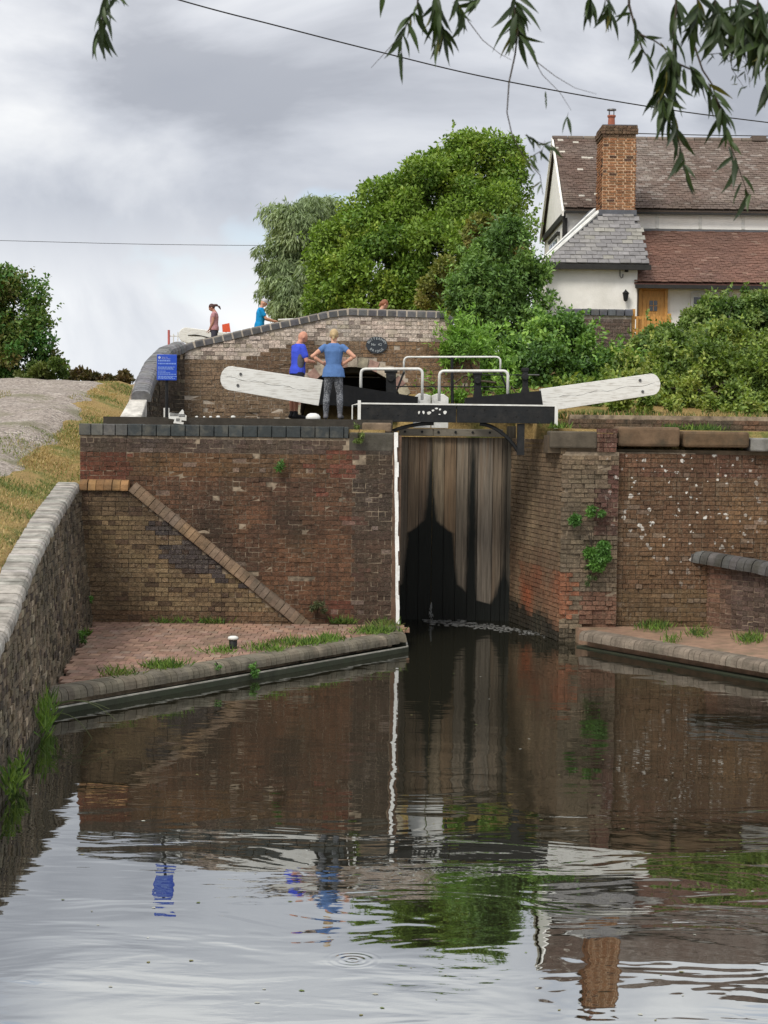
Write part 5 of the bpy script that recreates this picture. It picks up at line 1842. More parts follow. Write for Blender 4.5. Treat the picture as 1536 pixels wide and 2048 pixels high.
kb = [pb(1270, 745, 36.2, 46), pb(1340, 750, 36.0, 50), pb(1410, 745, 36.0, 52), pb(1480, 755, 35.8, 54), pb(1550, 750, 35.8, 60), pb(1300, 785, 35.2, 34), pb(1390, 790, 35.0, 36), pb(1470, 800, 34.6, 36), pb(1540, 800, 34.4, 40), pb(1230, 770, 35.6, 34), pb(1340, 710, 37, 44), pb(1450, 700, 37.2, 50), pb(1240, 800, 34.4, 26), pb(1290, 806, 34, 24), pb(1350, 812, 33.8, 22), pb(1420, 815, 33.6, 24), pb(1500, 820, 33.4, 26), pb(1190, 795, 35, 26), pb(1140, 795, 35, 28)]
tree('bramble_thicket', 'sprawling yellow-green bramble thicket on the right bank below the hedge', kb, 80000, 0.095, [(0.0662, 0.1141, 0.0281), (0.1324, 0.2015, 0.0384), (0.2133, 0.2888, 0.0537), (0.2942, 0.3223, 0.0768)], (7.0, 35.8, 4.2), 0.05, 'bramble', seed=15, sub=28, shoots=900, ragged=0.5)


# ------------------------------------------------------------------ grass and weeds
def blades(name, pts, hmin, hmax, w, pal, mat, lean=0.35, seed=0, parent=None):
    g = np.random.default_rng(seed + 500)
    P = np.array(pts, dtype=np.float32)
    n = len(P)
    T = unit(np.stack([g.normal(0, lean, n), g.normal(0, lean, n), np.ones(n)], 1))
    Nn = unit(np.stack([g.normal(0, 1, n), g.normal(-0.6, 1, n), np.full(n, 0.2)], 1))
    Ln = g.uniform(hmin, hmax, n)
    pal = np.array(pal)
    pick = np.array([vn(p_[0], p_[1], 0.8) for p_ in P]) * 0.75 + g.random(n) * 0.5 - 0.12
    cols = pal[np.clip((pick * len(pal)).astype(int), 0, len(pal) - 1)] * g.uniform(0.7, 1.3, n)[:, None]
    return new_obj(name, leaf_mesh(name, P, T, Nn, Ln, np.full(n, w), cols, mat), parent)


g_ = random.Random(21)
pts = []
while len(pts) < 26000:
    y = g_.uniform(15, 46) if g_.random() < 0.75 else g_.uniform(26, 40)
    xr = float(np.interp(y, [14, 22, 28.7, 31, 34.7, 37.7, 41.5, 45, 58], [-5.1, -5.95, -6.5, -6.65, -6.6, -6.72, -7.1, -7.5, -8.6]))
    xl_ = xtop(y) - 0.44 if y < 30.7 else (-5.6 if y < 33 else -5.3)
    x = g_.uniform(xr - 0.12, xl_ + 0.05)
    pts.append((x, y, hill(x, y) - 0.03))
STRAW = [(0.42, 0.30, 0.13), (0.36, 0.26, 0.11), (0.50, 0.39, 0.20), (0.31, 0.25, 0.10), (0.21, 0.225, 0.07), (0.13, 0.18, 0.05), (0.09, 0.14, 0.035)]
tag(blades('dry_grass', pts, 0.03, 0.11, 0.018, STRAW, M_GRASS, 0.6, 1), 'parched straw-coloured grass along the left bank', kind='stuff')
pts = []
while len(pts) < 5200:                       # weeds in the gravel
    y = g_.uniform(20, 45)
    xr = float(np.interp(y, [14, 22, 28.7, 31, 34.7, 37.7, 41.5, 45, 58], [-5.1, -5.95, -6.5, -6.65, -6.6, -6.72, -7.1, -7.5, -8.6]))
    x = xr - g_.uniform(0, 2.6)
    if vn(x, y * 0.5, 0.9) > 0.55:
        pts.append((x, y, hill(x, y) + 0.01))
tag(blades('path_weeds', pts, 0.03, 0.09, 0.016, STRAW[3:], M_GRASS, 0.6, 2), 'low weeds growing through the gravel path', kind='stuff')
GREENS = [(0.075, 0.15, 0.022), (0.11, 0.20, 0.03), (0.15, 0.235, 0.04), (0.05, 0.10, 0.018)]
pts = []
for (px_, py_, w_, n_) in ((330, 1338, 45, 420), (240, 1352, 40, 160), (600, 1290, 60, 520), (660, 1283, 30, 300), (750, 1266, 45, 520), (440, 1306, 40, 110), (520, 1300, 35, 120), (770, 1252, 25, 220), (560, 1305, 30, 110)):
    for _ in range(n_):
        p = on(px_ + g_.gauss(0, w_ * 0.5), py_ + g_.gauss(0, 3), 0.28)
        d_ = (Vector((p.x, p.y, 0)) - QA).dot(nq)
        if d_ > -0.12:
            p -= nq * (d_ + 0.15 + g_.random() * 0.2)
        pts.append((p.x, p.y, 0.285))
tag(blades('quay_grass', pts, 0.04, 0.21, 0.018, GREENS + [(0.16, 0.17, 0.05)], M_GRASS, 0.7, 3), 'bright green grass tufts along the left quay edging', kind='stuff')
pts = []
for (px_, py_, w_, n_) in ((165, 1272, 8, 90), (345, 1243, 40, 100), (430, 1243, 25, 100), (680, 1246, 18, 130), (700, 1246, 10, 60)):
    for _ in range(n_):
        p = on(px_ + g_.gauss(0, w_ * .6), py_, 0.28)
        pts.append((max(p.x, xw(min(p.y, 30.4)) + .08), min(p.y, 30.42 if p.x < -1.4 else 30.66) - g_.random() * .1, 0.285))
for (px_, py_, w_, n_) in ((1310, 1255, 30, 420), (1400, 1268, 22, 160), (1500, 1280, 30, 260), (1345, 1283, 20, 60)):
    for _ in range(n_):
        p = on(px_ + g_.gauss(0, w_ * .5), py_ + g_.gauss(0, 4), 0.28)
        pts.append((p.x, min(p.y, 30.9), 0.27))
tag(blades('wall_foot_grass', pts, 0.04, 0.22, 0.018, GREENS + [(0.16, 0.17, 0.05)], M_GRASS, 0.65, 4), 'tufts of grass at the feet of the lock walls', kind='stuff')
pts = []
for _ in range(5200):
    x = g_.uniform(3.4, 9)
    pts.append((x, 32.35 + g_.random() * 1.6, hill(x, 33) + 0.05))
pts2 = []
for (px_, n_) in ((1350, 130), (1420, 160), (1395, 60), (1120, 120)):
    for _ in range(n_):
        p = at(px_ + g_.gauss(0, 14), 850, 31.3)
        pts2.append((p.x, 31.2 + g_.random() * .4, 3.86))
tag(blades('coping_weeds', pts2, 0.05, 0.18, 0.022, GREENS, M_GRASS, 0.6, 6), 'green weeds sprouting over the right coping stones', kind='stuff')
tag(blades('lockside_grass', pts, 0.06, 0.24, 0.02, GREENS + STRAW[:3], M_GRASS, 0.5, 5), 'rough grass and weeds along the right lockside', kind='stuff')


def plant(name, label, cen, r, n, leaf, pal, seed, aspect=0.45, droop=0.2, cat='plant', stems=5):
    t = thing(name, label, cat, tuple(cen))
    crown('foliage', [(tuple(cen + Vector((0, -0.05, 0))), (r[0], r[1], r[2]))], n, leaf, pal, t, seed=seed, aspect=aspect, droop=droop, sub=12, subr=(0.35, 0.55), ragged=0.5)
    s_ = MB()
    gg_ = random.Random(seed)
    for _ in range(stems):
        e_ = cen + Vector((gg_.uniform(-.7, .7) * r[0], -0.06, gg_.uniform(-.7, .9) * r[2]))
        s_.tube([cen + Vector((0, 0.09, -0.3 * r[2])), cen.lerp(e_, .5) + Vector((0, -.02, .02)), e_], [0.008, 0.006, 0.003], 5)
    s_.build('stem', M_TWIG, t)


PG = [(0.05, 0.12, 0.026), (0.08, 0.185, 0.036), (0.12, 0.25, 0.045)]
plant('wall_shrub', 'bright green bushy plant growing out of the right lock wall pier', at(1186, 1076, 30.62), (0.56, 0.26, 0.58), 5200, 0.065, PG, 31)
plant('wall_shrub', 'small green sprig above the bushy plant on the right lock wall pier', at(1190, 1022, 30.66), (0.16, 0.12, 0.15), 420, 0.06, PG, 32)
plant('wall_weed', 'dull green weed trailing below the bushy plant on the right pier', at(1180, 1150, 30.66), (0.12, 0.08, 0.26), 420, 0.05, [(0.05, 0.07, 0.025), (0.08, 0.11, 0.04)], 41, 0.4, 1.0)
plant('wall_fern', 'small dark green fern in the left lock wall', at(558, 928, 30.62), (0.10, 0.07, 0.10), 130, 0.09, PG, 33, 0.25)
plant('wall_weed', 'yellow-green weed hanging over the stone at the lock mouth', at(716, 872, 30.6), (0.10, 0.07, 0.28), 420, 0.06, [(0.08, 0.13, 0.03), (0.13, 0.18, 0.04), (0.17, 0.20, 0.06)], 34, 0.3, 1.2)
plant('wall_weed', 'grey-green weed at the foot of the raked brick coping', at(635, 1220, 30.55), (0.17, 0.10, 0.24), 420, 0.06, [(0.07, 0.09, 0.04), (0.11, 0.13, 0.06)], 35, 0.3)
plant('wall_weed', 'green weed in the corner between retaining wall and buttress', at(177, 1192, 30.2), (0.07, 0.1, 0.14), 200, 0.06, PG, 36)
plant('wall_weed', 'green clump at the foot of the retaining wall on the quay', on(163, 1270, .45) + Vector((0.05, 0, 0)), (0.06, 0.16, 0.12), 220, 0.07, PG, 37, 0.25)
plant('quay_weed', 'trailing weed hanging over the quay edging below the bollard', at(512, 1340, 25.7), (0.09, 0.06, 0.13), 220, 0.06, PG, 38, 0.4, 1.0)
plant('quay_weed', 'leafy weed on the quay edging left of the bollard', at(435, 1330, 25.2), (0.07, 0.06, 0.10), 130, 0.05, PG, 39, 0.4, 1.0)
plant('quay_weed', 'small green weed on the right quay edging below the wall', on(1345, 1300, .2), (0.12, 0.08, 0.07), 150, 0.05, PG, 40)
# rushes at the foot of the retaining wall
rt = thing('rush_clump', 'long-bladed rush clump rooted at the waterline by the retaining wall', 'rushes', (-4.2, 20.8, 0))
pts = []
for _ in range(190):
    y = g_.uniform(20.4, 21.7)
    pts.append((xw(y) + 0.10 + g_.random() * 0.16 - 0.08, y, 0.0 + g_.random() * 0.35))
blades('foliage', pts, 0.10, 0.32, 0.02, GREENS, M_GRASS, 0.5, 8, rt)
cv = MB()
for k, (a_, c_, d_) in enumerate((((-4.1, 21.2, .3), (-3.75, 21.1, .55), (-3.3, 21.0, .18)), ((-4.1, 20.9, .25), (-3.8, 20.8, .38), (-3.55, 20.7, .0)), ((-4.1, 21.5, .3), (-3.8, 21.4, .42), (-3.45, 21.4, .25)))):
    q = [Vector(a_).lerp(Vector(c_), t).lerp(Vector(c_).lerp(Vector(d_), t), t) for t in np.linspace(0, 1, 8)]
    cv.tube(q, [0.008 - 0.0008 * i for i in range(8)], 5, (0.10, 0.12, 0.05))
cv.build('bent_blade', M_GRASS, rt)
rt2 = thing('rush_clump', 'weed clump at the waterline on the extreme left edge', 'rushes', (-3.95, 17.2, 0))
pts = []
for _ in range(170):
    y = g_.uniform(16.9, 18.2)
    pts.append((xw(y) + 0.12 + g_.random() * 0.12 - 0.06, y, 0.0 + g_.random() * 0.3))
blades('foliage', pts, 0.06, 0.20, 0.03, GREENS, M_GRASS, 0.6, 9, rt2)


# ------------------------------------------------------------------ people
def solid(mb, name, mat, parent, M, col, voxel=0.012, smooth=4):
    """one continuous skin over overlapping tapered shapes"""
    me = bpy.data.meshes.new('tmp')
    me.from_pydata(mb.v, [], mb.f)
    ob = bpy.data.objects.new('tmp', me)
    COL.objects.link(ob)
    r = ob.modifiers.new('r', 'REMESH')
    r.mode = 'VOXEL'
    r.voxel_size = voxel
    r.use_smooth_shade = True
    s = ob.modifiers.new('s', 'SMOOTH')
    s.iterations = smooth
    s.factor = 0.5
    dg = bpy.context.evaluated_depsgraph_get()
    out = bpy.data.meshes.new_from_object(ob.evaluated_get(dg))
    bpy.data.objects.remove(ob)
    bpy.data.meshes.remove(me)
    out.name = name
    out.transform(M)
    out.materials.clear()
    out.materials.append(mat)
    set_cols(out, [col] * len(out.polygons))
    return new_obj(name, out, parent)


def limb(b, pts, rad, sides=10):
    b.tube(pts, rad, sides)
    for p, r in zip(pts, rad):
        b.ball(p, r, 10, 6)


def hand(b, wrist, d, nrm, side):
    """palm, four unequal bent fingers and a thumb leaving the side of the palm"""
    w, d, nrm = Vector(wrist), Vector(d).normalized(), Vector(nrm).normalized()
    s = d.cross(nrm).normalized() * side
    palm = w + d * 0.05
    for k in (-1, 0, 1):
        b.tube([w + s * 0.012 * k, palm + s * 0.022 * k + d * 0.035], [0.022, 0.018], 8)
    for k, ln in enumerate((0.070, 0.080, 0.074, 0.058)):
        o = palm + d * 0.03 + s * (0.030 - 0.020 * k)
        m_ = o + d * ln * 0.55 + nrm * 0.010
        limb(b, [o, m_, m_ + d * ln * 0.32 + nrm * 0.028], [0.0105, 0.0095, 0.008], 7)
    o = w + d * 0.028 + s * 0.026
    limb(b, [o, o + s * 0.030 + d * 0.022, o + s * 0.040 + d * 0.058 + nrm * 0.012], [0.0125, 0.011, 0.009], 7)


def person(label, loc, heading, h, arms, skin, top, legs_col, hair, nod=0.0, stance=0.10, sex='m', top_len=0.86, shorts=None, cap=None, pony=False, bald=False, lean=0.0, legs_mat=None, panel=None, shoes=(0.03, 0.03, 0.032), voxel=0.012, bun=False, flare=False, group=None):
    k = h / 1.70
    p = thing('person', label, 'person', loc, group)
    M = Matrix.Translation(loc) @ Matrix.Rotation(-heading, 4, 'Z') @ Matrix.Scale(k, 4)
    if lean:
        M = M @ Matrix.Translation((0, 0, 0.9)) @ Matrix.Rotation(-lean, 4, 'X') @ Matrix.Translation((0, 0, -0.9))
    B, S = MB(), MB()
    wide = 1.0 if sex == 'm' else 0.92
    # legs
    T_, Sh = MB(), MB()
    for s in (-1, 1):
        hip, kn, an = (s * 0.088, 0, 0.86), (s * (0.06 + stance * 0.45), 0.02, 0.475), (s * stance, -0.02, 0.085)
        cf = (s * (0.03 + stance * 0.75), -0.035, 0.33)
        limb(B, [hip, (s * 0.095, 0, 0.68), kn, cf, an], [0.088, 0.076, 0.054, 0.054, 0.036])
        limb(B, [(s * stance, -0.045, 0.045), (s * stance * 1.12, 0.07, 0.04), (s * stance * 1.2, 0.15, 0.03)], [0.036, 0.036, 0.028])
        limb(Sh, [(s * stance, -0.05, 0.045), (s * stance * 1.12, 0.07, 0.042), (s * stance * 1.2, 0.165, 0.034)], [0.045, 0.046, 0.036])
        Sh.tube([(s * stance, -0.025, 0.05), (s * stance, -0.022, 0.15)], [0.048, 0.045], 10)
        if shorts:
            limb(T_, [(s * 0.088, 0, 0.88), (s * 0.098, 0, 0.68), (s * (0.065 + stance * 0.42), 0.01, 0.47)], [0.108, 0.105, 0.098])
        else:
            limb(T_, [(s * 0.088, 0, 0.87), (s * 0.096, 0, 0.68), kn, cf, (s * stance, -0.02, 0.12)], [0.098, 0.088, 0.066, 0.066, 0.050])
    hipw = 0.168 if sex == 'm' else 0.178
    tr = [(0, 0, 0.80, hipw * 0.9, .115), (0, 0, 0.90, hipw, .128), (0, 0.005, 1.03, .150 * wide, .112), (0, 0.01, 1.16, .165 * wide, .120), (0, 0.0, 1.29, .188 * wide, .118), (0, -0.005, 1.38, .170 * wide, .092), (0, -0.005, 1.435, .085, .066)]
    B.loft(tr, 16)
    T_.loft([(0, 0, 0.79, hipw * .95, .125), (0, 0, 0.90, hipw + .012, .138), (0, 0, 1.0, .16 * wide, .122)], 16)
    hem = top_len
    st = [(0, 0, hem, hipw + (.045 if flare else .022), .148 + (.03 if flare else 0)), (0, 0, 0.95, hipw + .022, .146), (0, 0.005, 1.04, .160 * wide if flare else .178, .126), (0, 0.01, 1.16, .180 * wide, .136), (0, 0.0, 1.29, .203 * wide, .134), (0, -0.005, 1.385, .185 * wide, .104), (0, -0.005, 1.445, .088, .072)]
    S.loft(st, 16)
    # head and neck
    hx = Matrix.Translation((0, 0, 1.44)) @ Matrix.Rotation(-nod, 4, 'X') @ Matrix.Translation((0, 0, -1.44))
    Hd = MB()
    limb(Hd, [(0, -0.012, 1.40), (0, 0.0, 1.52)], [0.058, 0.054])
    Hd.ball((0, 0.005, 1.605), (0.076, 0.096, 0.108), 14, 10)
    Hd.ball((0, 0.045, 1.545), (0.052, 0.052, 0.048), 12, 8)
    Hd.ball((0, 0.105, 1.588), (0.014, 0.020, 0.022), 8, 6)
    Hd.ball((0, 0.092, 1.548), (0.026, 0.012, 0.010), 8, 6)
    for s in (-1, 1):
        Hd.ball((s * 0.078, 0.0, 1.592), (0.012, 0.022, 0.034), 8, 6)
        Hd.ball((s * 0.032, 0.088, 1.612), (0.016, 0.008, 0.008), 8, 6)
    B.add([hx @ Vector(v) for v in Hd.v], Hd.f)
    for s, (el, wr, hd, nr) in zip((-1, 1), arms):
        sh = (s * 0.185 * wide, -0.01, 1.375)
        el, wr = Vector(el), Vector(wr)
        mid = Vector(sh).lerp(el, 0.5)
        fm_ = el.lerp(wr, 0.3)
        limb(B, [sh, mid, el, fm_, wr], [0.055, 0.048, 0.040, 0.041, 0.027])
        hand(B, wr, hd, nr, s)
        t_end = Vector(sh).lerp(el, 0.32 if sex == 'f' else 0.62)
        limb(S, [sh, t_end], [0.060 if sex == 'f' else 0.066, 0.060 if sex == 'f' else 0.068])
    body = solid(B, 'body', M_SKIN, p, M, skin, voxel)
    solid(S, 'shirt', M_CLOTH, p, M, top, voxel)
    solid(T_, 'shorts' if shorts else 'trousers', legs_mat or M_CLOTH, p, M, shorts or legs_col, voxel)
    if shoes:
        solid(Sh, 'shoes', M_CLOTH, p, M, shoes, voxel)
    Hr = MB()
    if cap:
        Hr.loft([(0, 0.0, 1.625, .084, .102), (0, 0.0, 1.68, .08, .098), (0, 0.0, 1.725, .05, .062)], 14)
        Hr.box((-0.06, 0.08, 1.628), (0.06, 0.165, 1.642))
    elif not bald:
        Hr.ball((0, -0.012, 1.622), (0.086, 0.100, 0.106), 14, 10)
        if bun:
            Hr.ball((0, -0.085, 1.58), (0.042, 0.045, 0.055), 10, 8)
            Hr.ball((0, -0.09, 1.53), (0.028, 0.03, 0.05), 10, 8)
        if pony:
            limb(Hr, [(0, -0.085, 1.63), (0, -0.17, 1.585), (0, -0.215, 1.50), (0, -0.21, 1.42)], [0.045, 0.042, 0.036, 0.018])
    if Hr.n:
        Hr.v = [tuple(hx @ Vector(v)) for v in Hr.v]
        solid(Hr, 'cap' if cap else 'hair', M_CLOTH if cap else M_HAIR, p, M, cap or hair, 0.011, 2)
    for s in (-1, 1):
        E_ = MB().ball((s * 0.032, 0.096, 1.606), (0.010, 0.005, 0.006), 8, 6)
        E_.v = [tuple(M @ (hx @ Vector(v))) for v in E_.v]
        E_.build('eye', M_DARKWOOD, p)
    if panel:
        Pn = MB().ball((0.148, -0.01, 1.12), (0.056, 0.075, 0.19), 14, 10)
        solid(Pn, 'side_panel', M_CLOTH, p, M, panel, voxel)
    return p


DEN, ROY, CYA = (0.085, 0.165, 0.355), (0.045, 0.075, 0.50), (0.012, 0.23, 0.50)
SK1, SK2 = (0.52, 0.27, 0.18), (0.50, 0.235, 0.155)
LS = 3.987
person('person in denim-blue top and mottled grey leggings, hands on hips, back turned', (at(666, 838, 31.75).x, 31.75, LS), math.radians(4), 1.66,
       [((-0.40, -0.08, 1.19), (-0.205, -0.02, 1.065), (0.55, 0.75, -0.25), (0.6, -0.7, 0)), ((0.40, -0.08, 1.19), (0.205, -0.02, 1.065), (-0.55, 0.75, -0.25), (-0.6, -0.7, 0))],
       SK1, DEN, (0.1, 0.1, 0.1), (0.40, 0.29, 0.15), nod=0.22, stance=0.135, sex='f', top_len=0.80, legs_mat=M_LEGG, bun=True, flare=True, shoes=(0.12, 0.12, 0.13), voxel=0.010)
person('bald person in royal blue shirt and dark shorts standing behind the left balance beam', (at(594, 838, 33.25).x, 33.25, LS), math.radians(62), 1.72,
       [((-0.24, 0.06, 1.12), (-0.10, 0.27, 1.14), (0.9, 0.4, 0.1), (0, 0, -1)), ((0.25, 0.06, 1.12), (0.12, 0.27, 1.12), (-0.9, 0.4, 0.1), (0, 0, -1))],
       SK2, ROY, (0.05, 0.05, 0.06), (0.5, 0.4, 0.3), nod=0.40, stance=0.09, bald=True, shorts=(0.022, 0.022, 0.032), panel=(0.085, 0.085, 0.095), lean=0.06, voxel=0.010)
c_ = at(519, 600, 50)
person('person in bright turquoise shirt and pale cap leaning on the upper lock rail', (c_.x, 50, c_.z - 1.68), math.radians(84), 1.72,
       [((-0.21, 0.16, 1.14), (-0.16, 0.42, 1.10), (0.2, 1, 0), (0, 0, -1)), ((0.21, 0.16, 1.14), (0.16, 0.40, 1.10), (-0.2, 1, 0), (0, 0, -1))],
       SK1, CYA, (0.03, 0.04, 0.10), (0.3, 0.3, 0.3), nod=0.35, cap=(0.42, 0.42, 0.44), lean=0.10, top_len=0.82, voxel=0.014)
c_ = at(429, 610, 52)
person('person in pink top with dark ponytail, head bowed, beside the upper beam', (c_.x, 52, c_.z - 1.60), math.radians(-86), 1.64,
       [((-0.20, 0.02, 1.10), (-0.17, 0.12, 0.90), (0.1, 0.6, -0.8), (0, 1, 0)), ((0.20, 0.02, 1.10), (0.17, 0.12, 0.90), (-0.1, 0.6, -0.8), (0, 1, 0))],
       (0.42, 0.21, 0.15), (0.42, 0.22, 0.24), (0.05, 0.05, 0.07), (0.055, 0.02, 0.016), nod=0.55, sex='f', pony=True, voxel=0.014)
c_ = at(763, 599, 38.2)
person('auburn-haired person on the bridge, only the head showing over the parapet', (c_.x, 38.2, 5.15), math.radians(70), (c_.z - 5.15) * 1.0,
       [((-0.23, 0.0, 1.10), (-0.22, 0.1, 0.86), (0, 0.3, -1), (1, 0, 0)), ((0.23, 0.0, 1.10), (0.22, 0.1, 0.86), (0, 0.3, -1), (-1, 0, 0))],
       SK1, (0.2, 0.2, 0.22), (0.05, 0.05, 0.07), (0.22, 0.075, 0.03), nod=0.5, sex='f', bun=True, voxel=0.014)

# ------------------------------------------------------------------ signs and small lockside things
sg = thing('notice_sign', 'blue rectangular notice board with white text on a black post', 'sign', (at(333, 846, 31.6).x, 31.6, LS))
s0, s1 = at(314.5, 709, 31.6), at(354, 761, 31.6)
bd = MB().box((s0.x, 31.55, s1.z), (s1.x, 31.575, s0.z)).build('board', M_SIGN, sg, bevel=0.008)
MB().tube([(at(333.5, 800, 31.62).x, 31.62, LS - .05), (at(333.5, 800, 31.62).x, 31.62, s0.z - 0.05)], 0.03, 10).build('post', M_BLACK, sg)
sw, shh = s1.x - s0.x, s0.z - s1.z
lg = MB()
n = 20
cx_, cz_ = s0.x + 0.10 * sw + .01, s0.z - 0.12 * shh
lg.add([(cx_ + r * math.cos(2 * math.pi * i / n), 31.546, cz_ + r * math.sin(2 * math.pi * i / n)) for r in (0.014, 0.022) for i in range(n)], [(i, (i + 1) % n, n + (i + 1) % n, n + i) for i in range(n)])
lg.add([(cx_ - .012, 31.546, cz_ - .012), (cx_ + .013, 31.546, cz_ - .004), (cx_ - .004, 31.546, cz_ + .01)], [(0, 1, 2)])
lg.build('emblem', M_PRINT, bd)


def textline(txt, size, x, z):
    cw_ = size * 0.60
    return letters(txt, size, lambda i, n: Matrix.Translation((x + cw_ * (i + .5), 31.546, z)) @ FRONT, M_PRINT, 'lettering', bd, 0.001)


textline('Canal &', 0.024, s0.x + 0.25 * sw, s0.z - 0.12 * shh)
textline('River Trust', 0.024, s0.x + 0.25 * sw, s0.z - 0.175 * shh)
rl = random.Random(3)
tx = MB()
for z_, wd_, hh_ in ((.27, .62, .030), (.38, .90, .026), (.50, .88, .014), (.54, .70, .014), (.58, .80, .014), (.66, .40, .013), (.72, .55, .013), (.78, .92, .016), (.86, .88, .014), (.90, .80, .014), (.945, .86, .014)):
    x = s0.x + 0.06 * sw
    while x < s0.x + (0.06 + wd_ * 0.94) * sw:
        wl = rl.uniform(0.018, 0.05)
        tx.add([(x, 31.546, s0.z - z_ * shh), (x + wl, 31.546, s0.z - z_ * shh), (x + wl, 31.546, s0.z - z_ * shh + hh_), (x, 31.546, s0.z - z_ * shh + hh_)], [(0, 1, 2, 3)])
        x += wl + 0.008
tx.build('small_print', m_plain('faint_print', (0.16, 0.26, 0.62), 0.6, 0.03, 3, bumpy=0), bd)
wp = MB().box((at(327.5, 830, 31.75).x, 31.72, LS - .02), (at(338.5, 830, 31.75).x, 31.80, at(333, 816, 31.75).z)).build('marker_post', M_WHITE)
tag(wp, 'short white painted marker post behind the blue sign post', 'post', kind='thing')
aw = [(460, 1640), (690, 1660), (780, 1560), (812, 1600), (822, 1690), (880, 1705), (872, 1835), (762, 1822), (752, 1862), (812, 1872), (802, 1920), (560, 1892), (592, 1800), (450, 1782)]
aw = [at(300 + a_ / 12.05, 690 + c_ / 12.05, 31.25) for a_, c_ in aw]
zmin = min(v.z for v in aw)
asn = thing('arrow_sign', 'small white arrow-shaped sign lying against the coping beside the blue sign', 'sign', (aw[0].x, 31.25, 3.855))
MB().extrude([v + Vector((0, 0, 3.858 - zmin)) for v in aw], (0, 0.02, 0)).build('board', M_WHITE, asn)
al = MB()
for (x0_, z0_, x1_, z1_) in ((485, 1690, 680, 1760), (700, 1710, 845, 1790), (630, 1815, 710, 1870)):
    x = x0_
    while x < x1_ - 10:
        for zz_ in (z0_, z0_ + 38):
            a_ = at(300 + x / 12.05, 690 + zz_ / 12.05, 31.246)
            al.add([(a_.x, 31.246, a_.z + .035), (a_.x + .018, 31.246, a_.z + .035), (a_.x + .018, 31.246, a_.z + .012), (a_.x, 31.246, a_.z + .012)], [(0, 1, 2, 3)])
        x += 30
al.build('small_print', M_METAL, asn)
st = MB()
c_ = at(626, 838, 31.55)
st.loft([(c_.x, 31.6, LS - .02, .14, .10), (c_.x, 31.6, LS + .04, .135, .095), (c_.x, 31.6, LS + .085, .10, .075), (c_.x, 31.6, LS + .105, .05, .04)], 12, (0.5, 0.46, 0.42))
tag(st.build('painted_stone', M_WHITE, smooth=True), 'white painted domed stone at the feet of the two visitors', 'stone', kind='thing')
for k, (px_, s_) in enumerate(((393, .022), (408, .018), (421, .022), (436, .03), (466, .034))):
    c_ = at(px_, 842, 31.43)
    o = MB().ball((c_.x, 31.45, LS + s_ * .5), (s_ * 1.3, s_, s_ * .8), 8, 6).build('pebble', M_WHITE)
    tag(o, ('first small white pebble right of the arrow sign, nearest to it', 'tiny white pebble, second of the row right of the arrow sign', 'middle white pebble of the row right of the arrow sign', 'fourth white pebble of the row right of the arrow sign', 'largest and last white pebble of the row, nearest the balance beam')[k], 'pebble', 'white pebbles on the lockside edge', kind='thing')
bl = thing('bollard', 'short black mooring bollard with white cap on the brick quay', 'bollard', on(466, 1297, .29))
c_ = on(466, 1297, .29)
MB().loft([(c_.x, c_.y, .28, .075, .075), (c_.x, c_.y, .31, .068, .068), (c_.x, c_.y, .43, .066, .066)], 14).build('post', M_BLACK, bl, smooth=True)
MB().loft([(c_.x, c_.y, .431, .07, .07), (c_.x, c_.y, .445, .088, .088), (c_.x, c_.y, .475, .082, .082), (c_.x, c_.y, .49, .05, .05)], 14).build('cap', M_WHITE, bl, smooth=True)

# upper lock gate beam, rail, fence and board beyond the bridge
ub = thing('lock_gate', 'upper lock gate with weathered white balance beam above the bridge parapet', 'gate', (-5, 53.5, 5.8))
p0, p1 = at(357, 668, 53.5), at(640, 706, 53.5)
t_ = (p1 - p0).normalized()
w_ = Vector((-t_.z, 0, t_.x))
R = 0.24
out = [p0 + t_ * (R + R * math.cos(a_)) + w_ * (R * math.sin(a_)) for a_ in np.linspace(math.pi / 2, 1.5 * math.pi, 9)] + [p1 - w_ * 0.25, p1 + w_ * 0.25]
MB().extrude(out, (0, 0.36, 0)).build('balance_beam', M_WHITE_OLD, ub, bevel=0.02)
sp_ = []
for k in range(10):
    sp_.append(p0 + t_ * (0.3 + 0.22 * k) + w_ * (0.04 * math.sin(k)) + Vector((0, -0.005, 0)))
MB().tube(sp_, [0.012 + 0.012 * (k % 2) for k in range(10)], 5).build('timber_split', M_DARKWOOD, ub)
MB().box((-2.2, 53.6, 4.2), (0.2, 53.8, 6.3), (0.05, 0.04, 0.035)).build('gate_planks', M_STONE, ub)
MB().tube([at(556, 640, 50.4), at(655, 636, 50.4)], 0.032, 8).build('handrail', M_WHITE, ub)
for px_ in (586, 650):
    MB().tube([at(px_, 639, 50.4), at(px_, 715, 50.4)], 0.028, 7).build('rail_post', M_WHITE, ub)
fn = thing('barrier_fence', 'pale red and white barrier fence beyond the upper balance beam', 'fence', at(380, 700, 57))
for k in range(12):
    px_ = 338 + k * 8.5
    f0, f1 = at(px_, 700, 57), at(px_ + rl.uniform(-1, 1), 660 + 8 * abs(math.sin(k * 1.3)), 57)
    MB().tube([f0 - Vector((0, 0, 0.6)), f1], 0.020 if k else 0.045, 6).build('pale', m_plain('fence_red', (0.45, 0.12, 0.11), 0.6, 0.1, 4) if k in (0, 5) else M_WHITE, fn)
for py_ in (672, 690):
    MB().tube([at(337, py_, 57.03), at(435, py_ + 1, 57.03)], 0.016, 6).build('rail', M_WHITE, fn)
ob_ = thing('orange_board', 'small orange-red board standing behind the upper balance beam', 'board', at(451, 690, 54.5))
q = [at(444, 649, 54.5), at(458.5, 646, 54.5), at(461, 664, 54.5), at(445, 664, 54.5)]
MB().extrude(q, (0, 0.05, 0)).build('panel', M_ORANGE, ob_)
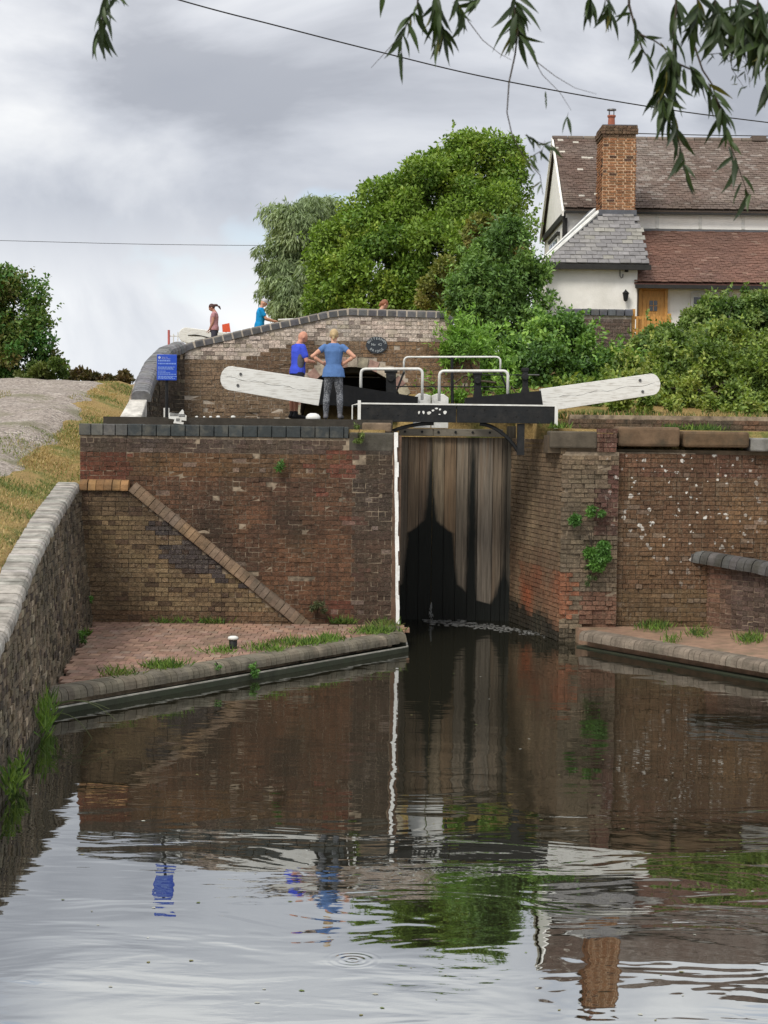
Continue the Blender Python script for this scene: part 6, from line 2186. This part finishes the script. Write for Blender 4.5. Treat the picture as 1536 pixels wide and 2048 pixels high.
MB().tube([at(452, 660, 54.56), at(452, 715, 54.56)], 0.03, 6).build('post', M_IRON, ob_)
bs_ = at(35, 770, 47)
tag(MB().box((bs_.x - .08, 47, bs_.z - .3), (bs_.x + .06, 47.12, bs_.z + .22), (0.4, 0.38, 0.32)).build('stub_post', M_STONE, bevel=0.02), 'short pale stub post at the path crest by the left hedgerow', 'post', kind='thing')
bs_ = at(5, 772, 46)
tag(MB().box((bs_.x - .6, 46, bs_.z - .3), (bs_.x + .15, 46.5, bs_.z + .12), (0.4, 0.38, 0.33)).build('stone_block', M_STONE, bevel=0.03), 'pale stone block at the extreme left on the path crest', 'stone', kind='thing')

# ------------------------------------------------------------------ overhead lines
def cable(label, pts, r):
    P_ = [at(*p) for p in pts]
    out = []
    for i in range(len(P_) - 1):
        a_, b_, c_, d_ = P_[max(0, i - 1)], P_[i], P_[i + 1], P_[min(len(P_) - 1, i + 2)]
        for k in range(8):
            t = k / 8
            out.append(0.5 * ((2 * b_) + (c_ - a_) * t + (2 * a_ - 5 * b_ + 4 * c_ - d_) * t * t + (3 * b_ - a_ - 3 * c_ + d_) * t ** 3))
    out.append(P_[-1])
    o = MB().tube(out, r, 6).build('overhead_cable', M_CABLE)
    return tag(o, label, 'cable', 'overhead cables', kind='thing')


cable('thick overhead cable sweeping down from top left towards the cottage', [(-100, -140, 27), (345, -4, 29), (560, 53, 30), (760, 104, 31), (985, 157, 32), (1290, 212, 34), (1536, 245, 36), (2000, 300, 38)], 0.012)
cable('thin overhead wire crossing just above the cottage ridge', [(1240, 266, 60), (1400, 270, 60), (1536, 272, 60), (1800, 276, 60)], 0.016)
cable('faint thin wire low across the sky on the left', [(-200, 476, 90), (0, 481, 90), (270, 488, 90), (525, 491, 90), (720, 491, 90)], 0.013)

# ------------------------------------------------------------------ near willow boughs
YW = 4.6
wl = thing('willow_tree', 'dark near willow whose leafy twigs hang in from above the frame', 'tree', (4.4, 0.4, 2.3))
tk = MB()
tk.tube([(4.4, 0.4, 2.2), (4.35, 0.5, 3.4), (4.2, 0.8, 4.6), (3.6, 1.8, 5.6), (2.6, 3.2, 6.0), (1.2, 4.4, 5.95), (-0.9, 4.75, 5.8)], [0.30, 0.26, 0.22, 0.16, 0.11, 0.07, 0.03], 10)
tk.build('trunk', M_BARK, wl, smooth=True)
LEAFM = []
for v in range(8):
    gq = random.Random(v)
    bnd, wid, Ln = gq.uniform(-0.018, 0.018), gq.uniform(0.0066, 0.0100), 1.0
    o = MB()
    n = 6
    vs_, fs = [], []
    for i in range(n + 1):
        t = i / n
        w_ = wid * 10 * math.sin(math.pi * min(1, t * 1.02 + 0.02) ** 0.75) * 0.1 + 0.0004
        xo = bnd * t * t
        zo = -0.1 * t
        yo = 0.012 * math.sin(t * 2.4) * (1 if v % 2 else -1)
        vs_ += [(xo - w_, yo - w_ * .35, zo), (xo, yo, zo), (xo + w_, yo - w_ * .35, zo)]
    for i in range(n):
        a_ = i * 3
        fs += [(a_, a_ + 1, a_ + 4, a_ + 3), (a_ + 1, a_ + 2, a_ + 5, a_ + 4)]
    col = [(0.030, 0.052, 0.018), (0.022, 0.040, 0.015), (0.045, 0.075, 0.022), (0.020, 0.034, 0.016)][v % 4]
    if v == 7:
        col = (0.11, 0.105, 0.02)
    o.add(vs_, fs, col)
    LEAFM.append(o.mesh('leaf', M_WILLOW, True))
gw_ = random.Random(77)
NLEAF = [0]


def leaf_on(p, ang, ln, parent, v=None):
    """ang: lean from straight down, to the right positive"""
    NLEAF[0] += 1
    me_ = LEAFM[gw_.randrange(7) if v is None else v]
    Mx = Matrix.Translation(p) @ Matrix.Rotation(-ang, 4, 'Y') @ Matrix.Rotation(gw_.uniform(-1.0, 1.0), 4, 'Z') @ Matrix.Rotation(gw_.uniform(-.3, .3), 4, 'X') @ Matrix.Scale(ln / 0.1, 4)
    if NLEAF[0] > 300:
        q_ = 2 * (len(me_.polygons) // 2)
        c__ = me_.attributes['col'].data[0].color
        EXTRA.add([Mx @ v_.co for v_ in me_.vertices], [tuple(p_.vertices) for p_ in me_.polygons], tuple(c__[:3]))
        return
    o = bpy.data.objects.new('leaf', me_)
    COL.objects.link(o)
    o.matrix_basis = Mx
    adopt(o, parent)


EXTRA = MB()


def twig(path, leaves, ln=0.10, r0=0.0035, dY=0.0, every=None, spread=0.5, bias=0.0, t0=0.0):
    P_ = [at(a_, c_, YW + dY) for a_, c_ in path]
    if path[0][1] < 0:
        P_[0] = Vector((P_[0].x, YW, 5.85))
    tw = MB().tube(P_, [r0 * (1 - 0.65 * i / (len(P_) - 1)) for i in range(len(P_))], 6).build('branch', M_TWIG, wl, smooth=True)
    seg = [(P_[i + 1] - P_[i]).length for i in range(len(P_) - 1)]
    tot = sum(seg)
    vis0 = max(t0, 1 - (4.98 + 0.06 - min(p.z for p in P_)) / max(0.05, tot)) if path[0][1] < 0 else t0
    leaves = int(leaves * 2.1)
    for k in range(leaves):
        d = tot * (vis0 + (1 - vis0) * (k + gw_.random()) / leaves)
        i = 0
        while i < len(seg) - 1 and d > seg[i]:
            d -= seg[i]
            i += 1
        p = P_[i].lerp(P_[i + 1], min(1, d / seg[i])) + Vector((0, gw_.uniform(-.03, .03), 0))
        leaf_on(p, bias + gw_.gauss(0, spread), ln * 0.86 * gw_.uniform(0.55, 1.2), tw, 7 if gw_.random() < 0.04 else None)
    return tw


twig([(222, -60), (215, 5), (200, 50), (197, 75)], 12, 0.085, spread=0.35)
twig([(240, -60), (236, -14)], 2, 0.07, spread=0.3)
twig([(768, -60), (768, -20)], 1, 0.08)
twig([(880, -60), (872, 0), (880, 45), (888, 70)], 16, 0.095, spread=0.45)
twig([(850, -40), (835, 15), (815, 45), (803, 70)], 6, 0.085, spread=0.4, bias=-0.2)
twig([(803, 68), (803, 110), (800, 145)], 3, 0.06, 0.0015, spread=0.2)
twig([(805, 66), (775, 100), (742, 136)], 0, 0.06, 0.0014)
twig([(910, -40), (915, 10), (930, 40)], 9, 0.07, spread=0.5)
twig([(935, 40), (965, 80), (1000, 108), (1023, 120)], 0, 0.05, 0.0013)
twig([(1030, -60), (1028, 10), (1034, 50), (1038, 78)], 16, 0.105, spread=0.5, bias=0.1)
twig([(1036, 60), (1030, 110), (1018, 165), (1014, 225), (1024, 270), (1048, 315), (1080, 350), (1086, 390)], 2, 0.05, 0.0026, t0=0.75)
twig([(1060, 105), (1085, 150), (1120, 185), (1143, 222)], 0, 0.06, 0.0012)
twig([(1075, 125), (1110, 152), (1150, 176), (1193, 188)], 0, 0.06, 0.0012)
twig([(1050, 270), (1078, 285), (1105, 292)], 4, 0.05, 0.0013, bias=0.8)
twig([(1055, 318), (1085, 300), (1090, 280)], 4, 0.05, 0.0013, bias=0.3)
twig([(985, -50), (970, -10), (950, 8)], 4, 0.07, bias=-0.7)
twig([(1165, -60), (1172, -12), (1185, 10)], 8, 0.075, spread=0.3)
twig([(1200, -60), (1208, -10), (1225, 22)], 7, 0.075, spread=0.4)
twig([(1250, -60), (1258, 10), (1272, 60), (1285, 100), (1303, 125)], 6, 0.07, 0.0045, spread=0.7)
twig([(1278, 68), (1310, 82), (1343, 106)], 3, 0.07, 0.003, bias=0.5)
twig([(1350, -60), (1352, 20), (1348, 70), (1345, 125), (1338, 165)], 12, 0.085, 0.004, spread=0.6)
twig([(1342, 108), (1330, 150), (1325, 200), (1322, 235)], 20, 0.095, spread=0.35)
twig([(1348, 125), (1345, 170), (1340, 215), (1345, 245)], 12, 0.09, spread=0.35)
twig([(1350, 125), (1385, 140), (1410, 165), (1435, 200), (1445, 232)], 16, 0.085, 0.003, spread=0.4, bias=0.3)
twig([(1390, 95), (1405, 140), (1425, 170), (1450, 260), (1475, 330), (1500, 400)], 9, 0.085, 0.003, spread=0.45, t0=0.35)
twig([(1345, 240), (1362, 300), (1372, 350)], 7, 0.085, 0.0022, spread=0.3)
twig([(1380, -60), (1395, 10), (1385, 55)], 14, 0.09, spread=0.6)
twig([(1430, -60), (1430, 10), (1440, 70)], 18, 0.10, spread=0.5)
twig([(1480, -60), (1475, 0), (1490, 80)], 20, 0.10, spread=0.5)
twig([(1520, -60), (1515, 20), (1522, 110)], 20, 0.11, spread=0.45)
twig([(1560, -60), (1550, 40), (1545, 160)], 16, 0.11, spread=0.5)
twig([(1450, -60), (1460, 10), (1470, 60)], 14, 0.10, spread=0.6, dY=0.12)
twig([(1410, 110), (1450, 105), (1490, 125), (1500, 175)], 6, 0.04, 0.0012, spread=0.9)
twig([(1455, 90), (1465, 140), (1490, 178)], 4, 0.04, 0.0012, spread=0.8)
twig([(1136, 225), (1134, 243)], 1, 0.055, 0.0006, spread=0.05)
twig([(1090, 185), (1089, 210)], 1, 0.03, 0.0004, spread=0.05)
if EXTRA.n:
    tag(EXTRA.build('leaf_mass', M_WILLOW, wl, smooth=True), kind='stuff')
